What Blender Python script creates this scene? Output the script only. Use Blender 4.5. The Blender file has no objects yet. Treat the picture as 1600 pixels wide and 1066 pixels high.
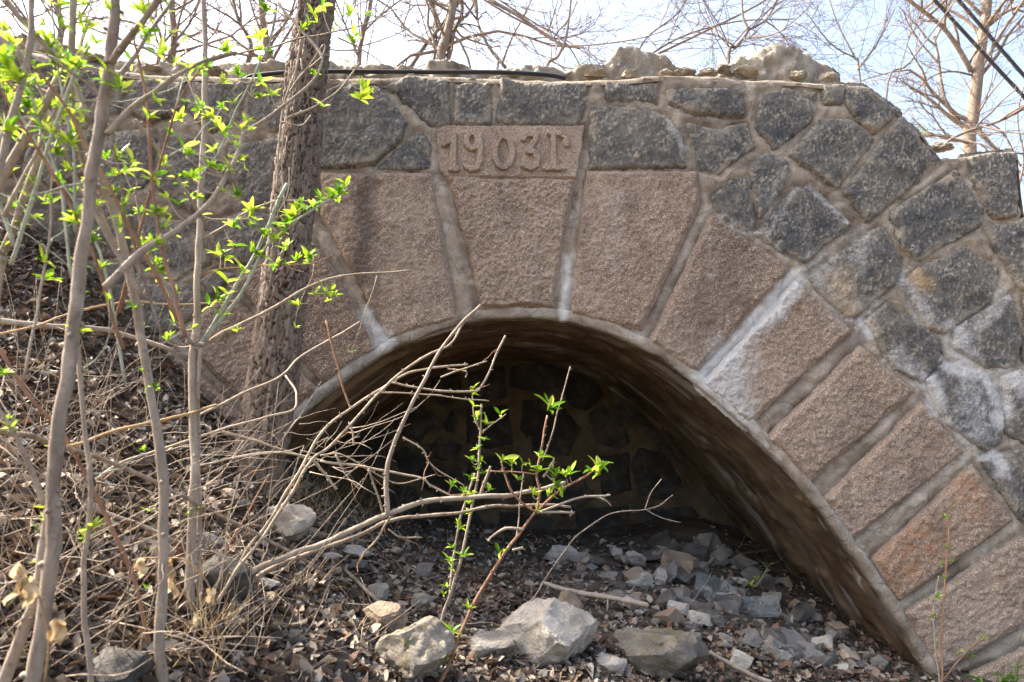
import bpy, math, random
import numpy as np
from mathutils import Vector, Matrix

# ------------------------------------------------------------------ camera, sky, sun, exposure
SC = bpy.context.scene
COL = SC.collection
F = 24.0 / 36.0 * 1600.0
EYE = np.array([0.0, 0.0, 1.5])
PITCH, YAW = math.radians(8.9), math.radians(-2.1)
cam_data = bpy.data.cameras.new('camera')
cam_data.lens = 24.0
cam_data.sensor_width = 36.0
cam_data.sensor_fit = 'HORIZONTAL'
cam_data.clip_start = 0.05
cam_data.clip_end = 500.0
cam_data.dof.use_dof = True
cam_data.dof.focus_distance = 3.4
cam_data.dof.aperture_fstop = 3.5
cam = bpy.data.objects.new('camera', cam_data)
cam.location = EYE
cam.rotation_euler = (math.radians(90) + PITCH, 0, YAW)
COL.objects.link(cam)
SC.camera = cam

SUN_AZ, SUN_EL = math.radians(-74), math.radians(46)      # azimuth from +Y towards +X
sun_dir = Vector((math.sin(SUN_AZ) * math.cos(SUN_EL), math.cos(SUN_AZ) * math.cos(SUN_EL), math.sin(SUN_EL)))
world = bpy.data.worlds.new('World')
SC.world = world
world.use_nodes = True
wn = world.node_tree
sky = wn.nodes.new('ShaderNodeTexSky')
sky.sky_type = 'NISHITA'
sky.sun_disc = False
sky.sun_elevation = SUN_EL
sky.sun_rotation = SUN_AZ
sky.air_density = 1.0
sky.dust_density = 7.0
sky.ozone_density = 1.0
wn.links.new(sky.outputs[0], wn.nodes['Background'].inputs['Color'])
wn.nodes['Background'].inputs['Strength'].default_value = 0.15
sun_data = bpy.data.lights.new('sun', 'SUN')
sun_data.energy = 3.2
sun_data.angle = math.radians(0.53)
sun_data.color = (1.0, 0.94, 0.85)
sun = bpy.data.objects.new('sun', sun_data)
sun.rotation_euler = sun_dir.to_track_quat('Z', 'Y').to_euler()
sun.location = (-8, 6, 12)
COL.objects.link(sun)
SC.view_settings.view_transform = 'Standard'
SC.view_settings.look = 'None'
SC.view_settings.gamma = 1.0
SC.view_settings.exposure = 2.2
SC.view_settings.use_curve_mapping = False

# ------------------------------------------------------------------ helpers
rng = np.random.default_rng(7)
random.seed(7)
cam_R = np.array(cam.rotation_euler.to_matrix())

def ray(u, v):
    d = np.stack([(np.asarray(u, float) - 800) / F, -(np.asarray(v, float) - 533) / F, -np.ones_like(np.asarray(u, float))], -1)
    return d @ cam_R.T

def at(u, v, y):
    """point of the place seen at photo position u, v and standing y metres ahead of the camera"""
    d = ray(u, v)
    return EYE + d * (np.asarray(y, float) / d[..., 1])[..., None]

YW = 3.5            # plane of the masonry face
YB = 5.27           # plane of the wall that closes the vault

def wall_xz(pts, y=YW):
    p = np.array(pts, float)
    return at(p[:, 0], p[:, 1], y)[:, [0, 2]]

def sstep(a, b, x):
    t = np.clip((x - a) / (b - a), 0, 1)
    return t * t * (3 - 2 * t)

def hsh(ix, iy, iz, k=0):
    h = (ix.astype(np.int64) * 374761393 + iy.astype(np.int64) * 668265263 + iz.astype(np.int64) * 2147483647 + k * 1274126177) & 0xffffffff
    h = ((h ^ (h >> 13)) * 1274126177) & 0xffffffff
    h = ((h ^ (h >> 16)) * 2246822519) & 0xffffffff
    h = h ^ (h >> 15)
    return (h & 0xffffff) / float(0x1000000)

def vnoise(p, k=0):
    i = np.floor(p).astype(np.int64)
    f = p - i
    f = f * f * f * (f * (f * 6 - 15) + 10)
    out = 0
    for dx in (0, 1):
        for dy in (0, 1):
            for dz in (0, 1):
                w = (f[:, 0] if dx else 1 - f[:, 0]) * (f[:, 1] if dy else 1 - f[:, 1]) * (f[:, 2] if dz else 1 - f[:, 2])
                out = out + w * hsh(i[:, 0] + dx, i[:, 1] + dy, i[:, 2] + dz, k)
    return out * 2 - 1

def fbm(p, s=1.0, o=4, k=0, g=0.5):
    p = np.asarray(p, float)
    if p.shape[1] == 2:
        p = np.c_[p, np.zeros(len(p))]
    a, t, n = 1.0, 0, 0
    q = p * s
    for j in range(o):
        t = t + a * vnoise(q + 17.3 * j, k + j)
        n += a
        a *= g
        q = q * 2.03
    return t / n * 1.6

def worley(p, k=0):
    """2-D cells: distance to nearest and second nearest seed, and a random number per cell"""
    i = np.floor(p).astype(np.int64)
    f1 = np.full(len(p), 9.0); f2 = np.full(len(p), 9.0); idn = np.zeros(len(p))
    z = np.zeros(len(p), np.int64)
    for dx in (-1, 0, 1):
        for dy in (-1, 0, 1):
            a, b = i[:, 0] + dx, i[:, 1] + dy
            sx, sy = a + hsh(a, b, z, k), b + hsh(a, b, z + 5, k)
            d = np.hypot(p[:, 0] - sx, p[:, 1] - sy)
            near = d < f1
            f2 = np.where(near, f1, np.minimum(f2, d))
            idn = np.where(near, hsh(a, b, z + 9, k), idn)
            f1 = np.where(near, d, f1)
    return f1, f2, idn

def poly_sd(pts, poly):
    """signed distance to a polygon, positive inside"""
    n = len(poly)
    d2 = np.full(len(pts), 1e9)
    inside = np.zeros(len(pts), bool)
    for i in range(n):
        a, b = poly[i], poly[(i + 1) % n]
        e = b - a
        w = pts - a
        t = np.clip((w @ e) / max(e @ e, 1e-12), 0, 1)
        q = w - t[:, None] * e
        d2 = np.minimum(d2, (q * q).sum(1))
        c = (a[1] > pts[:, 1]) != (b[1] > pts[:, 1])
        if abs(e[1]) > 1e-12:
            c &= pts[:, 0] < e[0] * (pts[:, 1] - a[1]) / e[1] + a[0]
            inside ^= c
    d = np.sqrt(d2)
    return np.where(inside, d, -d)

def seg_d(pts, line):
    d2 = np.full(len(pts), 1e9)
    for a, b in zip(line[:-1], line[1:]):
        a, b = np.array(a), np.array(b)
        e = b - a
        w = pts - a
        t = np.clip((w @ e) / max(e @ e, 1e-12), 0, 1)
        q = w - t[:, None] * e
        d2 = np.minimum(d2, (q * q).sum(1))
    return np.sqrt(d2)

def link(o, parent=None):
    COL.objects.link(o)
    if parent is not None:
        o.parent = parent
    return o

def mesh_obj(name, verts, faces, mat, parent=None, attrs=None, smooth=True, mats=None, face_mat=None):
    me = bpy.data.meshes.new(name)
    v = np.asarray(verts, np.float32)
    if isinstance(faces, np.ndarray):
        nf, k = faces.shape
        me.vertices.add(len(v)); me.vertices.foreach_set('co', v.ravel())
        me.loops.add(nf * k); me.loops.foreach_set('vertex_index', faces.astype(np.int32).ravel())
        me.polygons.add(nf); me.polygons.foreach_set('loop_start', np.arange(0, nf * k, k, dtype=np.int32))
        me.update(calc_edges=True)
    else:
        me.from_pydata([tuple(map(float, q)) for q in v], [], faces)
        me.update()
    if smooth:
        me.polygons.foreach_set('use_smooth', np.ones(len(me.polygons), bool))
    for m in (mats or [mat]):
        me.materials.append(m)
    if face_mat is not None:
        me.polygons.foreach_set('material_index', np.asarray(face_mat, np.int32))
    for k_, a_ in (attrs or {}).items():
        me.attributes.new(k_, 'FLOAT', 'POINT').data.foreach_set('value', np.asarray(a_, np.float32))
    return link(bpy.data.objects.new(name, me), parent)

def tag(o, label, cat, group=None, kind=None):
    if label: o['label'] = label
    if cat: o['category'] = cat
    if group: o['group'] = group
    if kind: o['kind'] = kind
    return o

def empty(name, loc=(0, 0, 0)):
    o = bpy.data.objects.new(name, None)
    o.location = [float(q) for q in loc]
    o.empty_display_size = 0.1
    return link(o)

def keep(o, root):
    """parent without moving: the part's mesh is written in world space"""
    o.parent = root
    o.matrix_parent_inverse = Matrix.Translation(root.location).inverted()
    return o

class MB:
    def __init__(s):
        s.v, s.f, s.a, s.n = [], [], [], 0
    def add(s, v, f, a=None):
        v = np.asarray(v, float)
        s.v.append(v); s.f.append(np.asarray(f) + s.n); s.n += len(v)
        s.a.append(np.full(len(v), 0.5) if a is None else np.broadcast_to(np.asarray(a, float), (len(v),)))
    def tube(s, pts, rad, n=6, a=None, cap=True):
        pts = np.asarray(pts, float)
        rad = np.broadcast_to(np.asarray(rad, float), (len(pts),))
        t = np.gradient(pts, axis=0)
        t /= np.maximum(np.linalg.norm(t, axis=1, keepdims=True), 1e-9)
        ref = np.array([0, 0, 1.0]) if abs(t[:, 2]).mean() < 0.8 else np.array([1.0, 0, 0])
        u = np.cross(t, ref); u /= np.maximum(np.linalg.norm(u, axis=1, keepdims=True), 1e-9)
        w = np.cross(t, u)
        ang = np.linspace(0, 2 * math.pi, n, endpoint=False)
        ring = pts[:, None, :] + rad[:, None, None] * (np.cos(ang)[None, :, None] * u[:, None, :] + np.sin(ang)[None, :, None] * w[:, None, :])
        m = len(pts)
        i, j = np.meshgrid(np.arange(m - 1), np.arange(n), indexing='ij')
        i, j = i.ravel(), j.ravel(); jn = (j + 1) % n
        f = np.c_[i * n + j, i * n + jn, (i + 1) * n + jn, (i + 1) * n + j]
        v = ring.reshape(-1, 3)
        if cap:
            v = np.vstack([v, pts[:1], pts[-1:]])
            k = np.arange(n); kn = (k + 1) % n
            f = np.vstack([f, np.c_[np.full(n, m * n), kn, k, k], np.c_[np.full(n, m * n + 1), (m - 1) * n + k, (m - 1) * n + kn, (m - 1) * n + kn]])
        s.add(v, f, a)
    def build(s, name, mat, parent=None, smooth=True):
        V = np.vstack(s.v); Fq = np.vstack(s.f); A = np.concatenate(s.a)
        if Fq.shape[1] == 4:
            tri = (Fq[:, 2] == Fq[:, 3])
            if tri.any():
                fl = [tuple(int(x) for x in (q[:3] if t else q)) for q, t in zip(Fq, tri)]
                return mesh_obj(name, V, fl, mat, parent, {'tint': A}, smooth)
        return mesh_obj(name, V, Fq, mat, parent, {'tint': A}, smooth)

def smooth_line(p, sub=6):
    p = np.asarray(p, float)
    if len(p) < 3:
        t = np.linspace(0, 1, sub + 1)[:, None]
        return p[0] * (1 - t) + p[-1] * t
    q = np.vstack([2 * p[0] - p[1], p, 2 * p[-1] - p[-2]])
    out = []
    for i in range(1, len(q) - 2):
        t = np.linspace(0, 1, sub, endpoint=False)[:, None]
        a, b, c, d = q[i - 1], q[i], q[i + 1], q[i + 2]
        out.append(0.5 * (2 * b + (c - a) * t + (2 * a - 5 * b + 4 * c - d) * t ** 2 + (3 * b - a - 3 * c + d) * t ** 3))
    out.append(p[-1:])
    return np.vstack(out)

# ------------------------------------------------------------------ materials
def lin(r, g, b):
    f = lambda c: (c / 255 / 12.92) if c / 255 <= 0.04045 else ((c / 255 + 0.055) / 1.055) ** 2.4
    return (f(r), f(g), f(b), 1.0)

class Mat:
    def __init__(s, name, rough=0.9, spec=0.25):
        s.m = bpy.data.materials.new(name); s.m.use_nodes = True
        s.t = s.m.node_tree; s.n = s.t.nodes; s.b = s.n['Principled BSDF']
        s.b.inputs['Roughness'].default_value = rough
        s.b.inputs['Specular IOR Level'].default_value = spec
        s.co = s.n.new('ShaderNodeTexCoord')
        s.geo = s.n.new('ShaderNodeNewGeometry')
    def L(s, a, b): s.t.links.new(a, b)
    def noise(s, scale, detail=4, rough=0.55, vec=None, stretch=None, dist=0.0):
        n = s.n.new('ShaderNodeTexNoise')
        n.inputs['Scale'].default_value = scale; n.inputs['Detail'].default_value = detail
        n.inputs['Roughness'].default_value = rough; n.inputs['Distortion'].default_value = dist
        v = vec or s.geo.outputs['Position']
        if stretch:
            mp = s.n.new('ShaderNodeMapping'); mp.inputs['Scale'].default_value = stretch
            s.L(v, mp.inputs['Vector']); v = mp.outputs['Vector']
        s.L(v, n.inputs['Vector'])
        return n.outputs['Fac']
    def vor(s, scale, feature='F1', stretch=None):
        n = s.n.new('ShaderNodeTexVoronoi'); n.feature = feature
        n.inputs['Scale'].default_value = scale
        v = s.geo.outputs['Position']
        if stretch:
            mp = s.n.new('ShaderNodeMapping'); mp.inputs['Scale'].default_value = stretch
            s.L(v, mp.inputs['Vector']); v = mp.outputs['Vector']
        s.L(v, n.inputs['Vector'])
        return n
    def attr(s, name):
        n = s.n.new('ShaderNodeAttribute'); n.attribute_name = name
        return n.outputs['Fac']
    def ramp(s, fac, stops):
        n = s.n.new('ShaderNodeValToRGB')
        e = n.color_ramp.elements
        while len(e) < len(stops): e.new(0.5)
        for q, (p, c) in zip(e, stops):
            q.position = p; q.color = c if len(c) == 4 else (*c, 1)
        s.L(fac, n.inputs['Fac'])
        return n.outputs['Color']
    def sharp(s, fac, a, b):
        n = s.n.new('ShaderNodeMapRange'); n.interpolation_type = 'SMOOTHSTEP'
        n.inputs['From Min'].default_value = a; n.inputs['From Max'].default_value = b
        s.L(fac, n.inputs['Value'])
        return n.outputs['Result']
    def math(s, op, a, b=None):
        n = s.n.new('ShaderNodeMath'); n.operation = op
        for k, q in enumerate((a, b)):
            if q is None: continue
            if isinstance(q, (int, float)): n.inputs[k].default_value = q
            else: s.L(q, n.inputs[k])
        return n.outputs[0]
    def mix(s, fac, a, b, mode='MIX'):
        n = s.n.new('ShaderNodeMix'); n.data_type = 'RGBA'; n.blend_type = mode
        for k, q in ((0, fac), (6, a), (7, b)):
            if isinstance(q, (int, float)): n.inputs[k].default_value = q
            elif isinstance(q, tuple): n.inputs[k].default_value = q
            else: s.L(q, n.inputs[k])
        return n.outputs[2]
    def obj_random(s):
        return s.n.new('ShaderNodeObjectInfo').outputs['Random']
    def color(s, c):
        if isinstance(c, tuple): s.b.inputs['Base Color'].default_value = c
        else: s.L(c, s.b.inputs['Base Color'])
    def bump(s, h, dist=0.004, strength=1.0):
        n = s.n.new('ShaderNodeBump'); n.inputs['Distance'].default_value = dist
        n.inputs['Strength'].default_value = strength
        s.L(h, n.inputs['Height']); s.L(n.outputs[0], s.b.inputs['Normal'])

M = {}
WHITE = lin(206, 202, 194)

def stain_fac(m):
    v = m.math('ADD', m.math('MULTIPLY', m.attr('stain'), 1.35), m.math('MULTIPLY', m.math('SUBTRACT', m.noise(20, 8, 0.8), 0.5), 2.0))
    v = m.math('ADD', v, m.math('MULTIPLY', m.math('SUBTRACT', m.noise(75, 5, 0.75), 0.5), 0.9))
    v = m.math('ADD', v, m.math('MULTIPLY', m.math('SUBTRACT', m.noise(40, 4, 0.7, stretch=(1, 1, 0.22)), 0.5), 0.7))
    return m.math('MULTIPLY', m.sharp(v, 0.2, 1.25), 0.9)

def mat_basalt():
    m = Mat('dark_basalt', 0.78, 0.35)
    base = m.ramp(m.noise(7, 5, 0.6), [(0.3, lin(58, 58, 58)), (0.52, lin(88, 87, 85)), (0.72, lin(124, 120, 113))])
    base = m.mix(0.55, base, m.ramp(m.obj_random(), [(0.0, lin(76, 76, 75)), (0.25, lin(106, 102, 95)), (0.5, lin(84, 83, 80)), (0.75, lin(114, 107, 98)), (1.0, lin(90, 90, 89))]))
    base = m.mix(m.math('MULTIPLY', m.sharp(m.noise(3.5, 4, 0.6), 0.45, 0.7), 0.5), base, lin(128, 118, 102))
    base = m.mix(m.math('MULTIPLY', m.sharp(m.noise(16, 4, 0.6), 0.56, 0.7), 0.35), base, lin(140, 126, 100))
    fl = m.math('MULTIPLY', m.attr('fleck'), m.sharp(m.noise(70, 4, 0.7), 0.36, 0.58))
    base = m.mix(m.math('MULTIPLY', fl, m.math('ADD', m.math('MULTIPLY', m.obj_random(), 0.4), 0.6)), base, lin(196, 184, 162))
    base = m.mix(m.math('MULTIPLY', m.sharp(m.noise(140, 3, 0.7), 0.55, 0.7), 0.35), base, lin(44, 42, 40))
    pk = m.vor(62, 'F1', (1, 1, 0.55)).outputs['Distance']
    base = m.mix(m.math('MULTIPLY', m.math('MULTIPLY', m.sharp(pk, 0.5, 0.75), m.sharp(m.noise(8, 3, 0.6), 0.35, 0.65)), 0.42), base, lin(172, 160, 140))
    ed = m.math('MULTIPLY', m.attr('edge'), m.sharp(m.noise(11, 5, 0.7), 0.42, 0.62))
    base = m.mix(ed, base, lin(176, 162, 140))
    base = m.mix(stain_fac(m), base, WHITE)
    base = m.mix(m.math('MULTIPLY', m.attr('rust'), 0.75), base, lin(190, 150, 90))
    m.color(base)
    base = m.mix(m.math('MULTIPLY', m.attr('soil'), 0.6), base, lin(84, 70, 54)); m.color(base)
    m.bump(m.math('ADD', m.noise(90, 4, 0.7), m.math('MULTIPLY', m.noise(45, 4, 0.65), 1.0)), 0.010, 1.0)
    return m.m

def mat_granite():
    m = Mat('pink_granite', 0.85, 0.3)
    base = m.ramp(m.noise(9, 5, 0.65), [(0.28, lin(128, 105, 84)), (0.5, lin(164, 138, 114)), (0.75, lin(194, 169, 144))])
    n = m.n.new('ShaderNodeAttribute'); n.attribute_type = 'OBJECT'; n.attribute_name = 'stone_tint'
    base = m.mix(m.math('MULTIPLY', n.outputs['Fac'], 1.15), base, lin(104, 78, 58))
    base = m.mix(0.38, base, m.ramp(m.obj_random(), [(0.0, lin(150, 126, 102)), (0.35, lin(190, 166, 142)), (0.65, lin(134, 110, 90)), (1.0, lin(180, 158, 138))]))
    base = m.mix(m.math('MULTIPLY', m.sharp(m.noise(1.7, 6, 0.7), 0.48, 0.66), 0.5), base, lin(118, 98, 80))
    sp = m.noise(170, 2, 0.5)
    base = m.mix(m.math('MULTIPLY', m.sharp(m.noise(48, 4, 0.7), 0.5, 0.72), 0.45), base, lin(108, 84, 66))
    base = m.mix(m.math('MULTIPLY', m.sharp(sp, 0.52, 0.62), 0.85), base, lin(214, 194, 172))
    base = m.mix(m.math('MULTIPLY', m.sharp(m.noise(120, 3, 0.6), 0.55, 0.63), m.math('ADD', 0.25, m.math('MULTIPLY', m.sharp(m.noise(9, 4, 0.6), 0.4, 0.65), 0.4))), base, lin(74, 60, 52))
    base = m.mix(m.math('MULTIPLY', m.sharp(m.noise(5.5, 5, 0.6, stretch=(1, 1, 0.35)), 0.5, 0.72), 0.55), base, lin(112, 92, 76))
    base = m.mix(m.math('MULTIPLY', m.sharp(m.noise(2.2, 4, 0.6), 0.52, 0.7), 0.4), base, lin(188, 166, 144))
    base = m.mix(m.math('MULTIPLY', m.attr('edge'), 0.5), base, lin(168, 146, 128))
    base = m.mix(m.math('MULTIPLY', m.attr('dark'), 0.7), base, lin(62, 54, 50))
    base = m.mix(m.math('MULTIPLY', m.attr('rust'), m.sharp(m.noise(20, 4, 0.6), 0.3, 0.65)), base, lin(176, 122, 78))
    base = m.mix(stain_fac(m), base, WHITE)
    m.color(base)
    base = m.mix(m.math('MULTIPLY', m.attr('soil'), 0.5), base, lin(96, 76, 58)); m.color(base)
    m.bump(m.math('ADD', m.noise(110, 4, 0.7), m.math('MULTIPLY', m.noise(55, 4, 0.7), 1.2)), 0.0075, 1.0)
    return m.m

def mat_mortar():
    m = Mat('lime_mortar', 0.92, 0.2)
    base = m.ramp(m.noise(6, 5, 0.6), [(0.28, lin(122, 109, 93)), (0.5, lin(164, 149, 129)), (0.75, lin(198, 186, 168))])
    base = m.mix(m.math('MULTIPLY', m.sharp(m.noise(3.2, 4, 0.6), 0.5, 0.68), 0.45), base, lin(150, 140, 126))
    base = m.mix(m.math('MULTIPLY', m.sharp(m.noise(28, 5, 0.7), 0.5, 0.75), 0.45), base, lin(114, 96, 76))
    base = m.mix(m.math('MULTIPLY', m.sharp(m.noise(75, 3, 0.6), 0.55, 0.7), 0.4), base, lin(104, 88, 74))
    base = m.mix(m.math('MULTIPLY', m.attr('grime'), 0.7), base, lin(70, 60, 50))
    base = m.mix(stain_fac(m), base, WHITE)
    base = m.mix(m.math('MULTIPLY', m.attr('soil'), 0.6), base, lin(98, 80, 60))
    m.color(base)
    cr = m.sharp(m.vor(5, 'DISTANCE_TO_EDGE').outputs['Distance'], 0.0, 0.012)
    m.bump(m.math('ADD', m.noise(60, 5, 0.7), m.math('MULTIPLY', cr, 0.4)), 0.010, 1.0)
    return m.m

def mat_soffit():
    m = Mat('stained_concrete', 0.9, 0.2)
    st = m.attr('streak')
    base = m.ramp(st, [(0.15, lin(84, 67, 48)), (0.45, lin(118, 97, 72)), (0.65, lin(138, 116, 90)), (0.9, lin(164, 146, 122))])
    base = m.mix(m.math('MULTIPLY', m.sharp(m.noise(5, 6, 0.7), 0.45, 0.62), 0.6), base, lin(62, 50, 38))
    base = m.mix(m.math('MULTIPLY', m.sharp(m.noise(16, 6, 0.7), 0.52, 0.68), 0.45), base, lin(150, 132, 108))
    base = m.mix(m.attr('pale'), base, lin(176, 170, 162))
    m.color(base)
    m.bump(m.noise(40, 5, 0.65), 0.006, 0.8)
    return m.m

def mat_earth(name, c):
    m = Mat(name, 0.95, 0.15)
    base = m.ramp(m.noise(5, 6, 0.65), [(0.3, lin(*c[0])), (0.5, lin(*c[1])), (0.72, lin(*c[2]))])
    base = m.mix(m.math('MULTIPLY', m.sharp(m.noise(45, 3, 0.6), 0.52, 0.7), 0.5), base, lin(*c[2]))
    m.color(base)
    m.bump(m.noise(55, 5, 0.7), 0.015, 1.0)
    return m.m

def mat_rock(name, lo, mid, hi, moss=0.0):
    m = Mat(name, 0.85, 0.3)
    base = m.ramp(m.noise(9, 6, 0.65), [(0.28, lin(*lo)), (0.5, lin(*mid)), (0.74, lin(*hi))])
    base = m.mix(m.math('MULTIPLY', m.sharp(m.noise(70, 3, 0.7), 0.55, 0.7), 0.5), base, lin(*lo))
    base = m.mix(m.math('MULTIPLY', m.obj_random(), 0.35), base, lin(*[max(0, q - 30) for q in lo]))
    base = m.mix(m.math('MULTIPLY', m.sharp(m.noise(6, 3, 0.6), 0.5, 0.7), 0.3), base, lin(140, 118, 92))
    if moss:
        base = m.mix(m.math('MULTIPLY', m.sharp(m.noise(13, 4, 0.65), 0.52, 0.62), moss), base, lin(104, 102, 48))
    m.color(base)
    m.bump(m.math('ADD', m.noise(75, 5, 0.7), m.math('MULTIPLY', m.noise(22, 4, 0.6), 0.8)), 0.014, 1.0)
    return m.m

def mat_bark(name, lo, hi, scale=30, st=(1, 1, 0.25), bump=0.003):
    m = Mat(name, 0.85, 0.25)
    base = m.ramp(m.noise(scale, 5, 0.65, stretch=st), [(0.3, lin(*lo)), (0.7, lin(*hi))])
    base = m.mix(m.math('MINIMUM', m.math('MULTIPLY', m.attr('tint'), 0.4), 1.0), base, lin(*[max(0, q - 42) for q in lo]))
    base = m.mix(m.math('MULTIPLY', m.obj_random(), 0.3), base, lin(*hi))
    base = m.mix(m.math('MULTIPLY', m.sharp(m.noise(scale * 2.2, 5, 0.75), 0.55, 0.68), 0.5), base, lin(*[int(q * 0.55) for q in lo]))
    base = m.mix(m.math('MULTIPLY', m.sharp(m.noise(scale * 0.5, 4, 0.7), 0.55, 0.7), 0.35), base, lin(*[min(255, q + 22) for q in hi]))
    m.color(base)
    m.bump(m.noise(scale * 4, 4, 0.7, stretch=st), bump, 0.9)
    return m.m

def mat_leaf(name, stops, trans=0.35, rough=0.6, by='tint'):
    m = Mat(name, rough, 0.3)
    f = m.attr(by) if by == 'tint' else m.obj_random()
    base = m.ramp(f, [(p, lin(*c)) for p, c in stops])
    base = m.mix(m.math('MULTIPLY', m.noise(70, 3, 0.6), 0.3), base, lin(*stops[0][1]))
    m.color(base)
    if trans:
        tr = m.n.new('ShaderNodeBsdfTranslucent'); m.L(base, tr.inputs['Color'])
        mx = m.n.new('ShaderNodeMixShader'); mx.inputs[0].default_value = trans
        m.L(m.b.outputs[0], mx.inputs[1]); m.L(tr.outputs[0], mx.inputs[2])
        m.L(mx.outputs[0], m.n['Material Output'].inputs['Surface'])
    return m.m

M['basalt'] = mat_basalt()
M['granite'] = mat_granite()
M['mortar'] = mat_mortar()
M['soffit'] = mat_soffit()
M['sootbed'] = mat_earth('sooty_mortar', ((70, 62, 48), (100, 89, 70), (128, 116, 94)))  # darkened mortar: shade inside the vault put into the colour
M['soot'] = mat_rock('sooty_basalt', (48, 47, 45), (72, 70, 66), (108, 103, 94))  # darkened stone for the closing wall, vault shade in its colour
M['earth'] = mat_earth('dry_earth', ((56, 48, 41), (82, 72, 62), (112, 101, 88)))
M['bankearth'] = mat_earth('dry_bank_earth', ((96, 80, 62), (132, 112, 88), (168, 148, 116)))
M['rock_pale'] = mat_rock('pale_rock', (146, 138, 126), (184, 176, 163), (214, 206, 193))
M['rock_tan'] = mat_rock('tan_rock', (128, 110, 92), (164, 144, 122), (196, 176, 152))
M['rock_grey'] = mat_rock('grey_rock', (100, 95, 88), (134, 129, 120), (168, 162, 152))
M['rock_dark'] = mat_rock('dark_rock', (68, 64, 59), (94, 90, 84), (126, 120, 111))
M['rock_moss'] = mat_rock('mossy_rock', (116, 106, 94), (152, 142, 128), (182, 172, 156), 0.8)
M['rock_lichen'] = mat_rock('lichened_rock', (82, 76, 68), (114, 108, 98), (150, 142, 130), 0.35)
M['concrete'] = mat_rock('old_concrete', (118, 108, 92), (164, 153, 135), (204, 193, 174))
M['bark'] = mat_bark('furrowed_bark', (92, 78, 66), (142, 126, 110), 24)
M['stem'] = mat_bark('shrub_bark', (118, 102, 88), (182, 166, 146), 34)
M['stem_red'] = mat_bark('red_shoot', (124, 88, 66), (172, 134, 106), 50)
M['stem_pale'] = mat_bark('pale_twig', (136, 118, 98), (190, 174, 150), 50)
M['stem_green'] = mat_bark('greyish_green_twig', (126, 130, 110), (188, 190, 170), 50)
M['tree_far'] = mat_bark('brown_branch', (104, 92, 84), (146, 132, 121), 20)
M['tree_tan'] = mat_bark('tan_branch', (106, 94, 82), (150, 136, 121), 22)
M['straw'] = mat_leaf('dry_straw', [(0.0, (150, 122, 84)), (0.5, (192, 166, 122)), (1.0, (220, 202, 160))], 0.25)
M['litter'] = mat_leaf('fallen_leaf', [(0.0, (56, 48, 41)), (0.3, (92, 79, 68)), (0.42, (126, 96, 74)), (0.55, (132, 118, 103)), (0.8, (166, 152, 134)), (1.0, (206, 196, 178))], 0.15, 0.7)
M['sprout'] = mat_leaf('young_leaf', [(0.0, (84, 128, 34)), (0.35, (132, 172, 38)), (0.7, (172, 198, 50)), (1.0, (208, 216, 96))], 0.5, 0.45)
M['grass'] = mat_leaf('green_grass', [(0.0, (70, 110, 30)), (1.0, (140, 170, 70))], 0.4, 0.5)
M['drypale'] = mat_leaf('withered_leaf', [(0.0, (170, 140, 96)), (1.0, (222, 204, 164))], 0.35, 0.7)

def mat_plain(name, c, rough=0.5, spec=0.4, var=0.25):
    m = Mat(name, rough, spec)
    b = m.mix(m.math('MULTIPLY', m.sharp(m.noise(14, 4, 0.6), 0.4, 0.7), var), lin(*c), lin(*[int(q * 0.55) for q in c]))
    m.color(b); m.bump(m.noise(60, 3), 0.001, 0.4)
    return m.m
M['rubber'] = mat_plain('black_hose', (26, 27, 29), 0.45)
M['cable'] = mat_plain('black_cable', (52, 50, 52), 0.6)
M['white_plastic'] = mat_plain('dirty_white_plastic', (196, 200, 202), 0.5)
M['teal_plastic'] = mat_plain('teal_plastic', (40, 104, 116), 0.4)
M['grey_plastic'] = mat_plain('grey_plastic', (104, 102, 98), 0.4)
def mat_clear():
    m = Mat('cloudy_clear_plastic', 0.25, 0.5)
    m.color(lin(140, 146, 146)); m.b.inputs['Alpha'].default_value = 0.24
    return m.m
M['clear'] = mat_clear()

# ------------------------------------------------------------------ ground
GP = [  # photo x, photo y, metres ahead
    (60, 380, 3.4), (-120, 300, 3.4), (200, 500, 3.4), (300, 615, 3.35), (400, 735, 3.3), (470, 775, 3.5), (560, 792, 4.4), (560, 795, 5.25),
    (700, 812, 5.25), (850, 826, 5.25), (1000, 818, 5.25), (1100, 810, 5.25), (600, 850, 3.7), (800, 868, 4.2), (950, 870, 4.3), (1150, 890, 4.3), (1250, 960, 3.9),
    (500, 900, 2.9), (700, 950, 3.05), (860, 1005, 2.95), (1000, 1030, 2.95), (1200, 1010, 3.3), (1380, 1050, 3.4), (1450, 1068, 3.45), (1600, 1070, 3.4), (1750, 1080, 3.4),
    (0, 1066, 1.7), (280, 1066, 1.9), (500, 1066, 2.2), (700, 1066, 2.5), (900, 1066, 2.7), (1200, 1066, 3.05),
    (0, 800, 2.1), (100, 690, 2.6), (200, 800, 2.45), (320, 900, 2.35), (400, 820, 2.8), (0, 560, 2.8), (-300, 800, 2.0), (-300, 500, 2.8)]
gp = np.array([at(u, v, y) for u, v, y in GP])
gp = np.vstack([gp, [(0, 0, 0.0), (-1.0, 0.2, 0.35), (1.4, 0.6, 0.0), (0.4, 1.2, 0.18), (1.2, 2.0, 0.30), (3.2, 2.0, 0.25), (4.5, 3.2, 0.3), (-3.2, 0.6, 1.2), (-4.6, 2.0, 1.9),
                     (-4.6, 3.4, 2.7), (0, -3, 0.0), (-4, -3, 0.5), (4, -2, 0.0), (3.0, 4.5, 0.3), (-3, 4.6, 2.4), (0, 6.5, 0.9), (3, 6.5, 0.6)]])

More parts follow.
